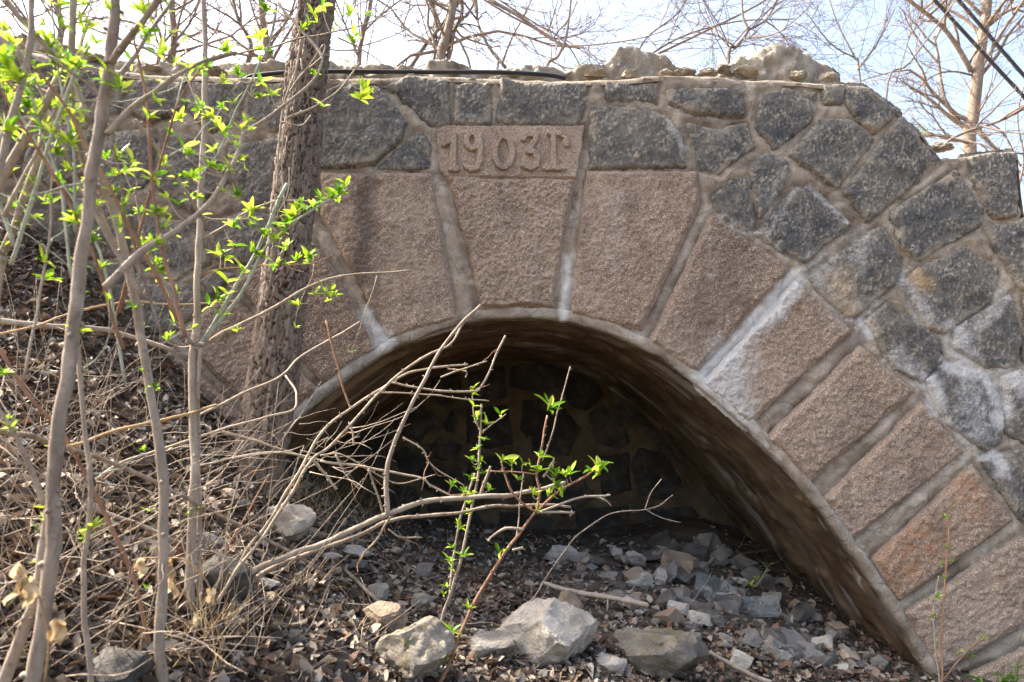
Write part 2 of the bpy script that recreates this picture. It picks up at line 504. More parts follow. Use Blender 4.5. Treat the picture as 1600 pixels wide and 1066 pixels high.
def tps_fit(xy, z, lam=0.002):
    n = len(xy)
    r2 = ((xy[:, None] - xy[None]) ** 2).sum(-1)
    K = 0.5 * r2 * np.log(r2 + 1e-12) + lam * np.eye(n)
    P = np.c_[np.ones(n), xy]
    A = np.block([[K, P], [P.T, np.zeros((3, 3))]])
    return np.linalg.solve(A, np.r_[z, 0, 0, 0])
_w = tps_fit(gp[:, :2], gp[:, 2])

def ground_base(x, y):
    x, y = np.atleast_1d(np.asarray(x, float)), np.atleast_1d(np.asarray(y, float))
    xc, yc = np.clip(x, -4.6, 4.6), np.clip(y, -3, 6.4)
    z = _w[-3] + _w[-2] * xc + _w[-1] * yc
    for i in range(len(gp)):
        r2 = (xc - gp[i, 0]) ** 2 + (yc - gp[i, 1]) ** 2
        z = z + _w[i] * 0.5 * r2 * np.log(r2 + 1e-12)
    z = np.clip(z, -0.3, 3.0)
    far = sstep(0, 14, np.hypot(x - xc, y - yc))
    return z * (1 - far) + 0.15 * far

def ground_z(x, y):
    x, y = np.atleast_1d(np.asarray(x, float)), np.atleast_1d(np.asarray(y, float))
    q = np.c_[x, y]
    return ground_base(x, y) + 0.030 * fbm(q, 2.2, 3, 3) + 0.016 * fbm(q, 8, 3, 5)

def ground_hit(u, v, y0=1.0, y1=5.2):
    ys = np.linspace(y0, y1, 200)
    p = at(np.full(200, float(u)), np.full(200, float(v)), ys)
    below = p[:, 2] < ground_base(p[:, 0], p[:, 1])
    k = int(np.argmax(below)) if below.any() else 199
    return p[k]

gx = np.r_[-120, -70, -40, -22, -14, -9, -6.5, -5, np.arange(-4.2, 4.2, 0.03), 5, 6.5, 9, 14, 22, 40, 70, 120]
gy = np.r_[-120, -60, -30, -15, -8, -4, -2, -1, 0, np.arange(0.8, 5.5, 0.03), 6, 7, 10, 20, 40, 80, 160]
XX, YY = np.meshgrid(gx, gy)
ZZ = ground_z(XX.ravel(), YY.ravel())
def grid_faces(nx, ny):
    i, j = np.meshgrid(np.arange(nx - 1), np.arange(ny - 1))
    a = (j * nx + i).ravel()
    return np.c_[a, a + 1, a + nx + 1, a + nx]
g = mesh_obj('ground', np.c_[XX.ravel(), YY.ravel(), ZZ], grid_faces(len(gx), len(gy)), M['earth'])
g['kind'] = 'structure'

# ------------------------------------------------------------------ the bridge: outlines traced in the plane of its face
def arch_px(d):
    return 497 + 0.00136 * d * d * (1 - 0.16 * np.exp(-(d / 200.0) ** 2))
dd = np.linspace(-800, 800, 241)
ARCH = wall_xz(np.c_[810 + dd, arch_px(dd)])
TOP_PX = [(-1100, 30), (-300, 62), (0, 74), (100, 92), (190, 112), (300, 120), (400, 119), (470, 120), (600, 121), (650, 117), (780, 122), (860, 126), (935, 127), (1040, 116), (1160, 124), (1285, 129),
          (1330, 133), (1358, 136), (1406, 176), (1440, 207), (1472, 250), (1500, 246), (1515, 243), (1588, 238), (1594, 300), (1600, 338), (1800, 352), (2300, 420)]
TOP = wall_xz(TOP_PX)
bot = ARCH[0][1] - 0.2
WALL = np.vstack([[(TOP[0][0], bot)], TOP, [(TOP[-1][0], bot)], [(ARCH[-1][0], bot)], ARCH[::-1], [(ARCH[0][0], bot)]])

STAINS = [  # photo polyline, half width px, strength
    ([(1246, 436), (1200, 490), (1160, 530), (1125, 565), (1095, 600)], 15, 1.0), ([(1140, 560), (1125, 600), (1140, 640)], 34, 0.8), ([(886, 405), (880, 497)], 8, 0.75), ([(572, 490), (590, 520), (604, 540)], 11, 0.85),
    ([(1350, 505), (1358, 520)], 8, 0.95), ([(1452, 598), (1462, 640)], 13, 0.9), ([(1476, 568), (1540, 586), (1562, 640), (1560, 660)], 14, 0.9), ([(1572, 590), (1610, 606)], 20, 0.9), ([(1556, 716), (1566, 738)], 11, 1.0), ([(1530, 718), (1556, 712)], 5, 0.8),
    ([(1478, 655), (1502, 682)], 5, 0.8), ([(1486, 520), (1510, 565)], 20, 0.7), ([(1285, 430), (1330, 480)], 36, 0.5), ([(1350, 380), (1330, 420)], 20, 0.4), ([(1420, 440), (1440, 490)], 20, 0.55), ([(1268, 296), (1322, 348)], 6, 0.5),
    ([(1224, 262), (1196, 330)], 9, 0.42), ([(1040, 188), (1069, 232)], 9, 0.5), ([(1090, 612), (1190, 706), (1240, 764)], 9, 0.4), ([(600, 548), (500, 618), (470, 660)], 18, 0.3), ([(1105, 345), (1112, 430)], 8, 0.32), ([(1440, 590), (1400, 560)], 16, 0.6),
    ([(1060, 575), (1086, 598)], 8, 0.45), ([(1130, 340), (1185, 372), (1260, 418)], 7, 0.42), ([(960, 300), (955, 420)], 14, 0.28), ([(1185, 380), (1240, 300)], 6, 0.4), ([(1500, 530), (1570, 470)], 14, 0.5), ([(1310, 800), (1380, 900)], 7, 0.3), ([(1510, 610), (1520, 690)], 30, 0.5)]
RUST = [([(1395, 880), (1440, 850)], 28, 0.65), ([(1500, 760), (1520, 790)], 20, 0.5), ([(1310, 440), (1322, 480)], 20, 0.5), ([(1425, 430), (1440, 445)], 10, 0.7), ([(1405, 390), (1412, 410)], 6, 0.7), ([(1540, 345), (1580, 340)], 6, 0.6)]
DARKS = [([(572, 290), (566, 430)], 16, 0.9), ([(1150, 380), (1080, 520)], 30, 0.35), ([(700, 300), (745, 470)], 6, 0.7), ([(760, 486), (860, 484)], 4, 0.6), ([(1290, 690), (1360, 640)], 10, 0.25)]
def spots(xz, lst):
    out = np.zeros(len(xz))
    j = 0.02 * np.c_[fbm(xz, 12, 3, 21), fbm(xz, 12, 3, 22)]
    for line, w, s in lst:
        L = wall_xz(line)
        hw = w * 0.0033
        if (xz[:, 0].min() > L[:, 0].max() + 3 * hw) or (xz[:, 0].max() < L[:, 0].min() - 3 * hw): continue
        out = np.maximum(out, s * (1 - sstep(0.0, 2.3 * hw, seg_d(xz + j, L))))
    return out

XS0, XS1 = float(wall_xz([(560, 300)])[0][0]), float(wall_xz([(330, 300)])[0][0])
def soil_shade(P):
    return sstep(0, 1, (XS0 - P[:, 0]) / (XS0 - XS1)) * (0.65 + 0.45 * fbm(P, 2.5, 3, 95))  # browner left wall: soil tone plus shade put into the colour
def field_mesh(name, poly, res, hfun, mat, parent, y=YW, margin=0.05, stain=True):
    lo, hi = poly.min(0) - 0.055, poly.max(0) + 0.055
    nx, nz = max(6, int((hi[0] - lo[0]) / res)), max(6, int((hi[1] - lo[1]) / res))
    X, Z = np.meshgrid(np.linspace(lo[0], hi[0], nx), np.linspace(lo[1], hi[1], nz))
    P = np.c_[X.ravel(), Z.ravel()]
    d = poly_sd(P, poly)
    fc = grid_faces(nx, nz)
    ok = (d[fc] > -margin).all(1)
    fc = fc[ok]
    used = np.unique(fc)
    mp = np.full(len(P), -1); mp[used] = np.arange(len(used))
    P, d = P[used], d[used]
    h, at_ = hfun(P, d)
    if stain:
        at_['stain'] = spots(P, STAINS); at_['rust'] = spots(P, RUST); at_['dark'] = spots(P, DARKS); at_['soil'] = soil_shade(P)
    return mesh_obj(name, np.c_[P[:, 0], y - h, P[:, 1]], mp[fc], mat, parent, at_)

def h_basalt(seed, proud=0.008):
    r = np.random.default_rng(seed)
    tx, tz = r.uniform(-0.03, 0.03, 2)
    ang = r.uniform(-0.5, 0.5)
    def f(P, d):
        c = P.mean(0); q = P - c
        e = d + 0.026 + 0.007 * fbm(P, 9, 3, seed) + 0.004 * fbm(P, 40, 2, seed + 3)
        prof = sstep(-0.004, 0.026, e)
        dome = 1 - np.exp(-np.maximum(e, 0) / 0.05)
        rot = np.c_[q[:, 0] * math.cos(ang) - q[:, 1] * math.sin(ang), q[:, 0] * math.sin(ang) + q[:, 1] * math.cos(ang)]
        w = rot + 0.006 * np.c_[fbm(P, 20, 2, seed + 5), fbm(P, 20, 2, seed + 6)]
        f1, f2, _ = worley(w * np.array([80.0, 46.0]), seed)
        rel = 0.009 * fbm(P, 5, 3, seed + 7) + 0.007 * (f1 - 0.5) + 0.006 * fbm(P, 22, 3, seed + 9)
        h = -0.035 + (0.035 + proud) * prof + 0.014 * dome + (rel + tx * q[:, 0] + tz * q[:, 1]) * prof
        return h, {'fleck': sstep(0.52, 0.82, f1 + 0.18 * fbm(P, 14, 2, seed + 8)) * 0.85, 'edge': (1 - sstep(0.0, 0.075, e + 0.02 * fbm(P, 7, 2, seed + 12))) * 0.85}
    return f

def h_granite(seed, rough=1.0):
    def f(P, d):
        e = d + 0.017 + 0.004 * fbm(P, 14, 3, seed) + 0.0025 * fbm(P, 50, 2, seed + 3)
        p1 = sstep(-0.004, 0.008, e)
        p2 = sstep(0.010, 0.030, e + 0.008 * fbm(P, 10, 3, seed + 4))
        rel = rough * (0.005 * fbm(P, 6, 3, seed + 5) + 0.0035 * fbm(P, 24, 3, seed + 6) + 0.0045 * fbm(P, 70, 2, seed + 7))
        return -0.03 + 0.034 * p1 + 0.020 * p2 + rel * p2, {'edge': 1 - sstep(0.0, 0.022, e)}
    return f

bridge = empty('stone_bridge', (0, YW, 0.4))
tag(bridge, 'weathered stone arch bridge face with the year 1903 on its pinkish keystone', 'bridge')

# every stone of the face, outlines in the photograph
BASALT = [
    [(1043, 141), (1161, 144), (1159, 180), (1120, 178), (1077, 173), (1045, 161)],
    [(946, 129), (988, 134), (1029, 131), (1025, 159), (950, 154)],
    [(924, 167), (988, 169), (1037, 184), (1062, 212), (1070, 259), (924, 263)],
    [(1073, 193), (1120, 204), (1165, 195), (1176, 229), (1143, 251), (1124, 270), (1096, 263), (1086, 225)],
    [(1191, 150), (1225, 141), (1274, 146), (1276, 173), (1263, 195), (1210, 231), (1184, 199), (1186, 176)],
    [(1289, 135), (1319, 135), (1315, 161), (1289, 161)],
    [(1321, 137), (1353, 137), (1403, 173), (1366, 203), (1345, 188), (1323, 161)],
    [(1278, 188), (1326, 186), (1362, 218), (1306, 295), (1236, 242)],
    [(1407, 184), (1432, 205), (1469, 255), (1355, 343), (1321, 300)],
    [(1171, 259), (1199, 242), (1229, 255), (1218, 300), (1188, 338), (1178, 300)],
    [(1116, 308), (1143, 285), (1165, 280), (1178, 353), (1165, 360), (1131, 338)],
    [(1180, 366), (1244, 293), (1270, 295), (1326, 349), (1300, 372), (1259, 410), (1218, 389)],
    [(1394, 334), (1491, 270), (1533, 330), (1530, 350), (1435, 408), (1409, 389)],
    [(1514, 248), (1585, 240), (1587, 338), (1555, 340), (1525, 296)],
    [(1263, 434), (1319, 393), (1379, 356), (1405, 401), (1401, 438), (1338, 491), (1323, 494), (1281, 457)],
    [(1409, 446), (1439, 419), (1506, 386), (1559, 423), (1544, 472), (1476, 517), (1450, 513)],
    [(1535, 357), (1600, 344), (1660, 352), (1655, 440), (1598, 452), (1570, 410)],
    [(1356, 502), (1386, 476), (1443, 517), (1465, 532), (1469, 562), (1439, 596), (1398, 577)],
    [(1491, 517), (1578, 461), (1593, 535), (1585, 569), (1536, 573), (1491, 543)],
    [(1450, 596), (1473, 566), (1540, 584), (1563, 633), (1563, 686), (1540, 704), (1480, 660)],
    [(1568, 590), (1600, 574), (1680, 600), (1680, 690), (1600, 692), (1574, 680)],
    [(1535, 715), (1600, 702), (1680, 704), (1690, 830), (1640, 840), (1590, 810), (1545, 740)],
    [(1604, 462), (1660, 452), (1700, 520), (1680, 590), (1600, 562)],
    [(1672, 352), (1760, 362), (1760, 450), (1712, 510), (1668, 445)],
    [(1702, 590), (1790, 560), (1800, 680), (1710, 720)], [(1770, 460), (1860, 450), (1870, 560), (1790, 545), (1740, 510)], [(1705, 740), (1800, 710), (1820, 830), (1710, 850)],
    [(1770, 368), (1870, 384), (1870, 440), (1775, 445)], [(1885, 390), (1990, 410), (1990, 520), (1890, 540)],
    [(639, 122), (695, 128), (699, 191), (673, 195), (643, 165), (620, 142), (600, 137)],
    [(714, 135), (763, 131), (763, 191), (710, 191)],
    [(785, 126), (811, 133), (913, 133), (916, 165), (898, 193), (778, 191)],
    [(497, 150), (537, 131), (590, 139), (631, 191), (624, 218), (583, 255), (500, 262), (478, 200)],
    [(594, 262), (639, 218), (658, 208), (668, 225), (668, 262)],
    [(395, 132), (455, 130), (470, 190), (420, 205), (390, 175)], [(300, 130), (380, 132), (372, 185), (330, 205), (295, 170)], [(205, 127), (285, 130), (285, 170), (235, 190), (200, 170)],
    [(110, 108), (190, 124), (185, 175), (130, 190), (100, 160)], [(0, 88), (98, 104), (88, 160), (20, 180), (-40, 150)], [(362, 232), (420, 220), (462, 210), (492, 268), (470, 312), (395, 318), (358, 280)],
    [(265, 205), (330, 222), (348, 282), (300, 330), (245, 290)], [(165, 210), (240, 205), (230, 285), (180, 310), (150, 260)], [(60, 200), (145, 205), (135, 270), (80, 290), (40, 250)], [(-50, 200), (40, 195), (25, 270), (-40, 290)],
    [(318, 348), (380, 334), (452, 340), (440, 372), (390, 412), (340, 402)], [(220, 340), (300, 350), (325, 408), (270, 440), (210, 400)], [(120, 310), (205, 330), (195, 400), (130, 400)], [(225, 446), (300, 446), (320, 470), (275, 515), (240, 520)],
    [(335, 424), (365, 430), (330, 462), (316, 440)], [(20, 300), (105, 305), (112, 380), (30, 390)], [(130, 415), (205, 415), (215, 500), (140, 510)], [(-60, 310), (5, 305), (15, 400), (-60, 400)], [(-180, 90), (-60, 95), (-70, 180), (-190, 190)], [(-180, 210), (-75, 205), (-65, 300), (-180, 310)],
    [(-350, 90), (-200, 95), (-205, 190), (-350, 200)], [(-340, 215), (-200, 210), (-200, 310), (-340, 320)]]
for i, px in enumerate(BASALT):
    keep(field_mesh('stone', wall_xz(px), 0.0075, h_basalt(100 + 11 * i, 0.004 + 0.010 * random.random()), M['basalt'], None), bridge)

VOUSSOIR = [  # outline, tint towards dark brown
    ([(672, 273), (505, 273), (503, 335), (610, 528), (712, 499)], 0.15), ([(488, 372), (372, 440), (505, 596), (590, 541)], 0.45), ([(358, 455), (280, 525), (425, 666), (492, 608)], 0.5), ([(265, 545), (195, 620), (350, 758), (412, 683)], 0.4),
    ([(920, 270), (1086, 271), (1091, 320), (1000, 513), (893, 491)], 0.0), ([(1112, 338), (1230, 420), (1085, 581), (1018, 534)], 0.7), ([(1244, 442), (1327, 517), (1170, 660), (1100, 600)], 0.32),
    ([(1345, 543), (1424, 611), (1265, 750), (1199, 686)], 0.14), ([(1438, 632), (1502, 705), (1332, 838), (1291, 780)], 0.0), ([(1518, 727), (1580, 812), (1405, 934), (1366, 875)], 0.08), ([(1594, 838), (1680, 930), (1468, 1046), (1417, 958)], 0.0),
    ([(1700, 960), (1780, 1060), (1532, 1170), (1482, 1075)], 0.05)]
for i, (px, tint) in enumerate(VOUSSOIR):
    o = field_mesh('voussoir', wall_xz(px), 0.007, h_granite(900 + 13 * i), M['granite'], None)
    o['stone_tint'] = float(tint)
    keep(o, bridge)

# keystone: dressed plate with raised year above a rough block
KEY = wall_xz([(680, 206), (690, 197), (914, 197), (909, 240), (900, 285), (866, 484), (748, 486), (702, 290), (688, 270)])
PLATE_Z = float(wall_xz([(800, 279)])[0][1])
def h_key(P, d):
    e = d + 0.003 * fbm(P, 16, 3, 5) + 0.002 * fbm(P, 60, 2, 6)
    p1 = sstep(-0.004, 0.010, e)
    up = sstep(-0.004, 0.006, P[:, 1] - PLATE_Z)
    e2 = np.minimum(e, PLATE_Z - P[:, 1] + 0.013)
    p2 = sstep(0.012, 0.032, e2 + 0.008 * fbm(P, 12, 3, 8))
    right = sstep(0.0, 0.02, e)
    rel = 0.006 * fbm(P, 6, 3, 9) + 0.004 * fbm(P, 26, 3, 10) + 0.006 * fbm(P, 70, 2, 11)
    h = -0.03 + 0.036 * p1 + up * 0.014 * p1 + (1 - up) * (0.026 * p2 + rel * p2 - 0.002)
    h = h + up * (0.002 * fbm(P, 20, 3, 12) + 0.0012 * fbm(P, 70, 2, 13)) * right
    return h, {'edge': np.maximum((1 - sstep(0, 0.02, e)) * 0.8, up * 0.25)}
key = field_mesh('keystone', KEY, 0.005, h_key, M['granite'], None)
key['stone_tint'] = 0.04
key['label'] = 'pinkish granite keystone with raised year 1903 on a dressed plate'
keep(key, bridge)
def ell(cx, cy, rx, ry, a0=0, a1=360, n=24):
    t = np.radians(np.linspace(a0, a1, n))
    return list(zip(cx + rx * np.cos(t), cy + ry * np.sin(t)))
Z5 = lambda L: [(640 + x / 5.33, 170 + y / 5.33) for x, y in L]
GLYPH = [
    ('figure_one', [[(292, 312), (335, 285), (368, 235)], [(368, 235), (366, 505)], [(345, 518), (392, 520)]], 31),
    ('figure_nine', [ell(522, 285, 46, 62), [(580, 235), (588, 300), (586, 450), (560, 512), (515, 520), (478, 498)]], 29),
    ('figure_zero', [ell(782, 378, 72, 128)], 31),
    ('figure_three', [[(942, 270), (960, 236), (1056, 232), (1045, 280), (985, 372), (1040, 382), (1062, 430), (1052, 490), (1005, 512), (952, 490)]], 29),
    ('letter_ge', [[(1158, 224), (1190, 228), (1250, 226), (1300, 262), (1300, 318)], [(1192, 228), (1196, 500)], [(1130, 512), (1268, 512)]], 27)]
for nm, strokes, hw in GLYPH:
    ls = [wall_xz(Z5(s)) for s in strokes]
    allp = np.vstack(ls); hwm = hw / 5.33 * 0.0031
    lo, hi = allp.min(0) - 0.05, allp.max(0) + 0.05
    nx, nz = int((hi[0] - lo[0]) / 0.0028), int((hi[1] - lo[1]) / 0.0028)
    X, Zg = np.meshgrid(np.linspace(lo[0], hi[0], nx), np.linspace(lo[1], hi[1], nz))
    P = np.c_[X.ravel(), Zg.ravel()]
    d = np.min([seg_d(P, l) for l in ls], 0) - hwm + 0.0015 * fbm(P, 45, 2, 31)
    h = 0.006 + 0.0145 + 0.019 * (1 - sstep(-0.004, 0.003, d)) - 0.016 * sstep(0.0, 0.012, d) + 0.001 * fbm(P, 70, 2, 33)
    fc = grid_faces(nx, nz); fc = fc[(d[fc] < 0.012).all(1)]
    us = np.unique(fc); mp = np.full(len(P), -1); mp[us] = np.arange(len(us))
    o = mesh_obj(nm, np.c_[P[us, 0], YW - h[us], P[us, 1]], mp[fc], M['granite'], key, {'edge': np.full(len(us), 0.3), 'dark': 0.35 * sstep(-0.003, 0.006, d[us])})
    o['stone_tint'] = 0.04

# mortar bed of the face
def h_mortar(P, d):
    near = np.full(len(P), 1.0)
    for pl in JOINTS:
        lo_, hi_ = pl.min(0) - 0.12, pl.max(0) + 0.12
        k_ = np.where(((P > lo_) & (P < hi_)).all(1))[0]
        near[k_] = np.minimum(near[k_], -poly_sd(P[k_], pl))
    rib = sstep(0.012, 0.045, near)
    h = -0.005 + 0.011 * rib + 0.005 * fbm(P, 3, 3, 41) + 0.008 * fbm(P, 13, 3, 42) + 0.006 * fbm(P, 34, 3, 43) - 0.006 * sstep(0.35, 0.6, fbm(P, 7, 3, 46))
    return h, {'grime': np.clip(sstep(0.2, 0.8, fbm(P, 2.5, 4, 44)) * 0.5 + (1 - sstep(0.012, 0.036, near)) * sstep(-0.3, 0.4, fbm(P, 5, 3, 45)) * 0.55, 0, 1)}  # random grime, plus crack shadows painted along the stone outlines
JOINTS = [wall_xz(q) for q in BASALT] + [wall_xz(q) for q, _t in VOUSSOIR] + [KEY]
lo, hi = at(-420, 533, YW)[0], at(1990, 533, YW)[0]
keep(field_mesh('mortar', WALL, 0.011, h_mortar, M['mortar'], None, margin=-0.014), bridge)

# rounded edge of the opening and the vault behind it
def resample(c, step):
    s = np.r_[0, np.cumsum(np.linalg.norm(np.diff(c, axis=0), axis=1))]
    t = np.arange(0, s[-1], step)
    return np.c_[np.interp(t, s, c[:, 0]), np.interp(t, s, c[:, 1])], t
C, S = resample(ARCH, 0.014)
T = np.gradient(C, axis=0); T /= np.linalg.norm(T, axis=1, keepdims=True)
Nn = np.c_[-T[:, 1], T[:, 0]]                         # points away from the opening (up at the crown)
prof = [(0.062, 0.014), (0.056, -0.006), (0.048, -0.011), (0.036, -0.013), (0.022, -0.012), (0.012, -0.009), (0.004, -0.003), (0.0, 0.006), (-0.001, 0.02), (-0.001, 0.035)]
V, A = [], []
for k, (off, dy) in enumerate(prof):
    q = C + Nn * off
    q2 = np.c_[S, np.full(len(S), k * 0.03)]
    nz = fbm(np.c_[S, np.full(len(S), off), np.full(len(S), dy)], 14, 4, 51)
    q = q + Nn * (0.007 * nz)[:, None]
    V.append(np.c_[q[:, 0], np.full(len(S), YW + dy) + 0.005 * fbm(q2, 18, 3, 52), q[:, 1]])
V = np.vstack(V)
keep(mesh_obj('arch_edge', V, grid_faces(len(S), len(prof))[:, ::-1], M['mortar'], None, {'stain': spots(V[:, [0, 2]], STAINS) + 0.16, 'grime': np.repeat(np.linspace(-0.2, 0.8, len(prof)), len(S)).clip(0, 1)}), bridge)  # tone darkens towards the inside of the opening
ys = np.r_[YW + 0.028, np.arange(YW + 0.05, YB + 0.08, 0.022)]
SS, YS = np.meshgrid(S, ys)
q = np.c_[SS.ravel(), YS.ravel()]
st = 0.5 + 0.26 * fbm(q * np.array([0.9, 6.0]), 1.6, 4, 61) + 0.16 * fbm(q, 3, 4, 69) + 0.12 * fbm(q, 9, 3, 62)
step = sstep(0.12, 0.2, fbm(q * np.array([1.0, 2.2]), 1.9, 5, 63)) * 0.020
rel = 0.010 * fbm(q, 2.2, 3, 64) + 0.003 * fbm(q, 16, 3, 65) + 0.0025 * fbm(q * np.array([0.6, 9.0]), 1.5, 2, 67) + step
rel = rel * sstep(YW + 0.03, YW + 0.12, q[:, 1])
XZ = np.tile(C, (len(ys), 1)) + np.tile(Nn, (len(ys), 1)) * rel[:, None]
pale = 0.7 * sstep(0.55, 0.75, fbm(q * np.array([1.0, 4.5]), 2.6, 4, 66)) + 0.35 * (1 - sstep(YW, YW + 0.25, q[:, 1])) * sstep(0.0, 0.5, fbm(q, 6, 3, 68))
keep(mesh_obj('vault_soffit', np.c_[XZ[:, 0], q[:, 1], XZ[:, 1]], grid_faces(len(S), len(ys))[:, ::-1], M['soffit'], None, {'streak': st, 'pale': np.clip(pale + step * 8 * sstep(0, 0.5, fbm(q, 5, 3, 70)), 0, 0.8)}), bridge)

# wall closing the vault
BACK = [[(676, 590), (716, 588), (723, 620), (688, 631), (674, 616)], [(620, 643), (650, 631), (680, 650), (680, 663), (656, 688), (620, 673)], [(693, 663), (706, 643), (716, 661), (712, 676), (699, 674)],
        [(672, 697), (686, 684), (721, 698), (714, 721), (680, 716)], [(620, 710), (635, 700), (665, 717), (661, 729), (644, 744), (627, 734)], [(657, 738), (684, 730), (719, 733), (722, 753), (716, 772), (687, 776), (661, 757)],
        [(732, 640), (790, 636), (802, 690), (764, 702), (730, 690)], [(735, 585), (785, 575), (792, 618), (745, 628)], [(800, 572), (860, 566), (886, 600), (842, 612), (798, 604)], [(920, 648), (942, 635), (970, 650), (982, 690), (969, 702), (931, 690)],
        [(872, 578), (920, 574), (945, 618), (915, 640), (890, 630), (876, 600)], [(818, 628), (868, 626), (905, 670), (888, 712), (832, 706), (816, 670)], [(1000, 702), (1040, 712), (1062, 752), (1042, 782), (996, 772), (988, 726)], [(1000, 798), (1080, 792), (1110, 832), (1050, 858), (1000, 848)],
        [(836, 732), (898, 728), (928, 776), (884, 804), (832, 792)], [(734, 714), (806, 712), (816, 760), (756, 780), (730, 752)], [(562, 664), (608, 674), (614, 720), (578, 744), (552, 706)], [(590, 758), (648, 764), (655, 800), (600, 806)],
        [(936, 716), (982, 708), (984, 764), (944, 776)], [(948, 585), (985, 612), (1010, 650), (985, 660), (960, 630)], [(668, 790), (740, 792), (760, 830), (680, 830)], [(780, 800), (860, 812), (860, 850), (780, 840)], [(905, 800), (980, 790), (985, 850), (900, 850)], [(1000, 662), (1030, 672), (1060, 720), (1044, 722)]]
bw = empty('closing_wall', (0, YB, 0.6))
bw.parent = bridge; bw.matrix_parent_inverse = Matrix.Translation(bridge.location).inverted()
LOB = np.array([[ARCH[:, 0].min(), ARCH[:, 1].min()], [ARCH[:, 0].max(), ARCH[:, 1].min()]])
def backpart(o):
    o.parent = bw
    o.matrix_parent_inverse = (Matrix.Translation(bw.location)).inverted()
bed = np.vstack([ARCH + Nn[0] * 0, [[ARCH[-1][0], ARCH[-1][1]]]])
def h_bed(P, d):
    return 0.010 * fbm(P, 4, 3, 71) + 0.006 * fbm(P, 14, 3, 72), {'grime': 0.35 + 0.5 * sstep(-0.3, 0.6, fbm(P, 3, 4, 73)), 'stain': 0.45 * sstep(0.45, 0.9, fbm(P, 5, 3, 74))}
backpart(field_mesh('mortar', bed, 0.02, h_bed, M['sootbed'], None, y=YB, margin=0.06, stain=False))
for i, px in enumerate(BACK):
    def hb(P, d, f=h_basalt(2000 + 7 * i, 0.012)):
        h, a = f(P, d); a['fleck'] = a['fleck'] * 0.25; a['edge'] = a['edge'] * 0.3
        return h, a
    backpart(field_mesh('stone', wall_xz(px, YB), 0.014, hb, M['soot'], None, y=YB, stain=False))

# top of the wall: rough crust running back from the face, and the broken cap
tp, ts = resample(TOP, 0.02)
rows = [(-0.004, -0.035), (0.0, -0.010), (0.015, 0.003), (0.04, 0.008), (0.07, 0.010), (0.10, 0.012), (0.13, 0.022), (0.15, 0.04), (0.18, 0.052), (0.22, 0.058), (0.27, 0.06), (0.33, 0.06), (0.45, 0.05), (0.6, 0.0), (0.8, -0.05)]
V = []
for dy, dz in rows:
    n1 = fbm(np.c_[ts, np.full(len(ts), dy * 3)], 7, 4, 81)
    n2 = fbm(np.c_[ts, np.full(len(ts), dy * 3)], 3, 3, 82)
    k = min(1, max(0, dy * 10))
    V.append(np.c_[tp[:, 0], np.full(len(ts), YW + dy), tp[:, 1] + dz * (1 + 0.5 * k * n2) + 0.016 * n1 * (0.5 + k) + 0.02 * k * n2])
V = np.vstack(V)
keep(mesh_obj('wall_top', V, grid_faces(len(ts), len(rows)), M['mortar'], None, {'grime': np.clip(0.35 + 0.5 * fbm(V, 4, 3, 83), 0, 1)}), bridge)

# ------------------------------------------------------------------ rocks
def ico(n=4):
    import bmesh
    bm = bmesh.new(); bmesh.ops.create_icosphere(bm, subdivisions=n, radius=1.0)
    v = np.array([q.co[:] for q in bm.verts]); f = np.array([[q.index for q in p.verts] for p in bm.faces]); bm.free()
    return v, f
ICO = {n: ico(n) for n in (2, 3, 4, 5)}
def rock_shape(seed, n=4, cuts=9, depth=0.72, rough=0.07, fine=0.02, slab=False):
    r = np.random.default_rng(seed)
    v, f = ICO[n]; v = v.copy()
    if slab:
        Q = np.linalg.qr(r.normal(size=(3, 3)))[0]
        for k_ in range(3):
            t = (0.55, 0.66, 0.38)[k_] * r.uniform(0.8, 1.25)
            for sg in (-1, 1):
                s = v @ Q[k_] * sg
                v = v - np.maximum(s - t, 0)[:, None] * Q[k_] * sg
    for _ in range(cuts):
        a = r.normal(size=3); a /= np.linalg.norm(a)
        t = r.uniform(depth - 0.22, depth + 0.08)
        s = v @ a
        v = v - np.maximum(s - t, 0)[:, None] * a
    nrm = v / np.linalg.norm(v, axis=1, keepdims=True)
    v = v + nrm * (rough * fbm(v, 1.8, 3, seed) + fine * fbm(v, 5, 4, seed + 1) - fine * 0.8 * np.abs(fbm(v, 3.0, 3, seed + 2)))[:, None]
    return v / np.abs(v).max(0), f
def rock(name, u, v, w, h, mat, label, cat, group=None, seed=0, n=4, deep=None, sink=0.25, rough=0.07, cuts=15, rot=None, y=None, fine=0.02, smooth=True, slab=False):
    """a stone seen at u, v (centre) with width w and height h in the photo, resting on the ground"""
    p = ground_hit(u, v + h * 0.36) if y is None else at(u, v + h * 0.36, y)
    m = p[1] / F
    r = np.random.default_rng(seed + 77)
    sx, sz = w * m / 2, h * m / 2
    sy = (deep if deep else r.uniform(0.75, 1.05)) * (sx + sz) / 2
    V, f = rock_shape(seed, n, cuts, 0.72, rough, fine, slab)
    V = V * np.array([sx, sy, sz])
    a = r.uniform(-0.25, 0.25) if rot is None else rot
    V = V @ np.array([[math.cos(a), 0, math.sin(a)], [0, 1, 0], [-math.sin(a), 0, math.cos(a)]])
    V[:, 2] = np.where(V[:, 2] < 0, V[:, 2] * 0.8, V[:, 2])
    c = np.array([p[0], p[1] + sy * 0.4, 0])
    c[2] = at(u, v, c[1])[2]
    o = mesh_obj(name, V, f, mat, None, None, smooth)
    o.data.set_sharp_from_angle(angle=math.radians(32))
    o.location = c
    o.rotation_euler = (0, 0, 0)
    return tag(o, label, cat, group)

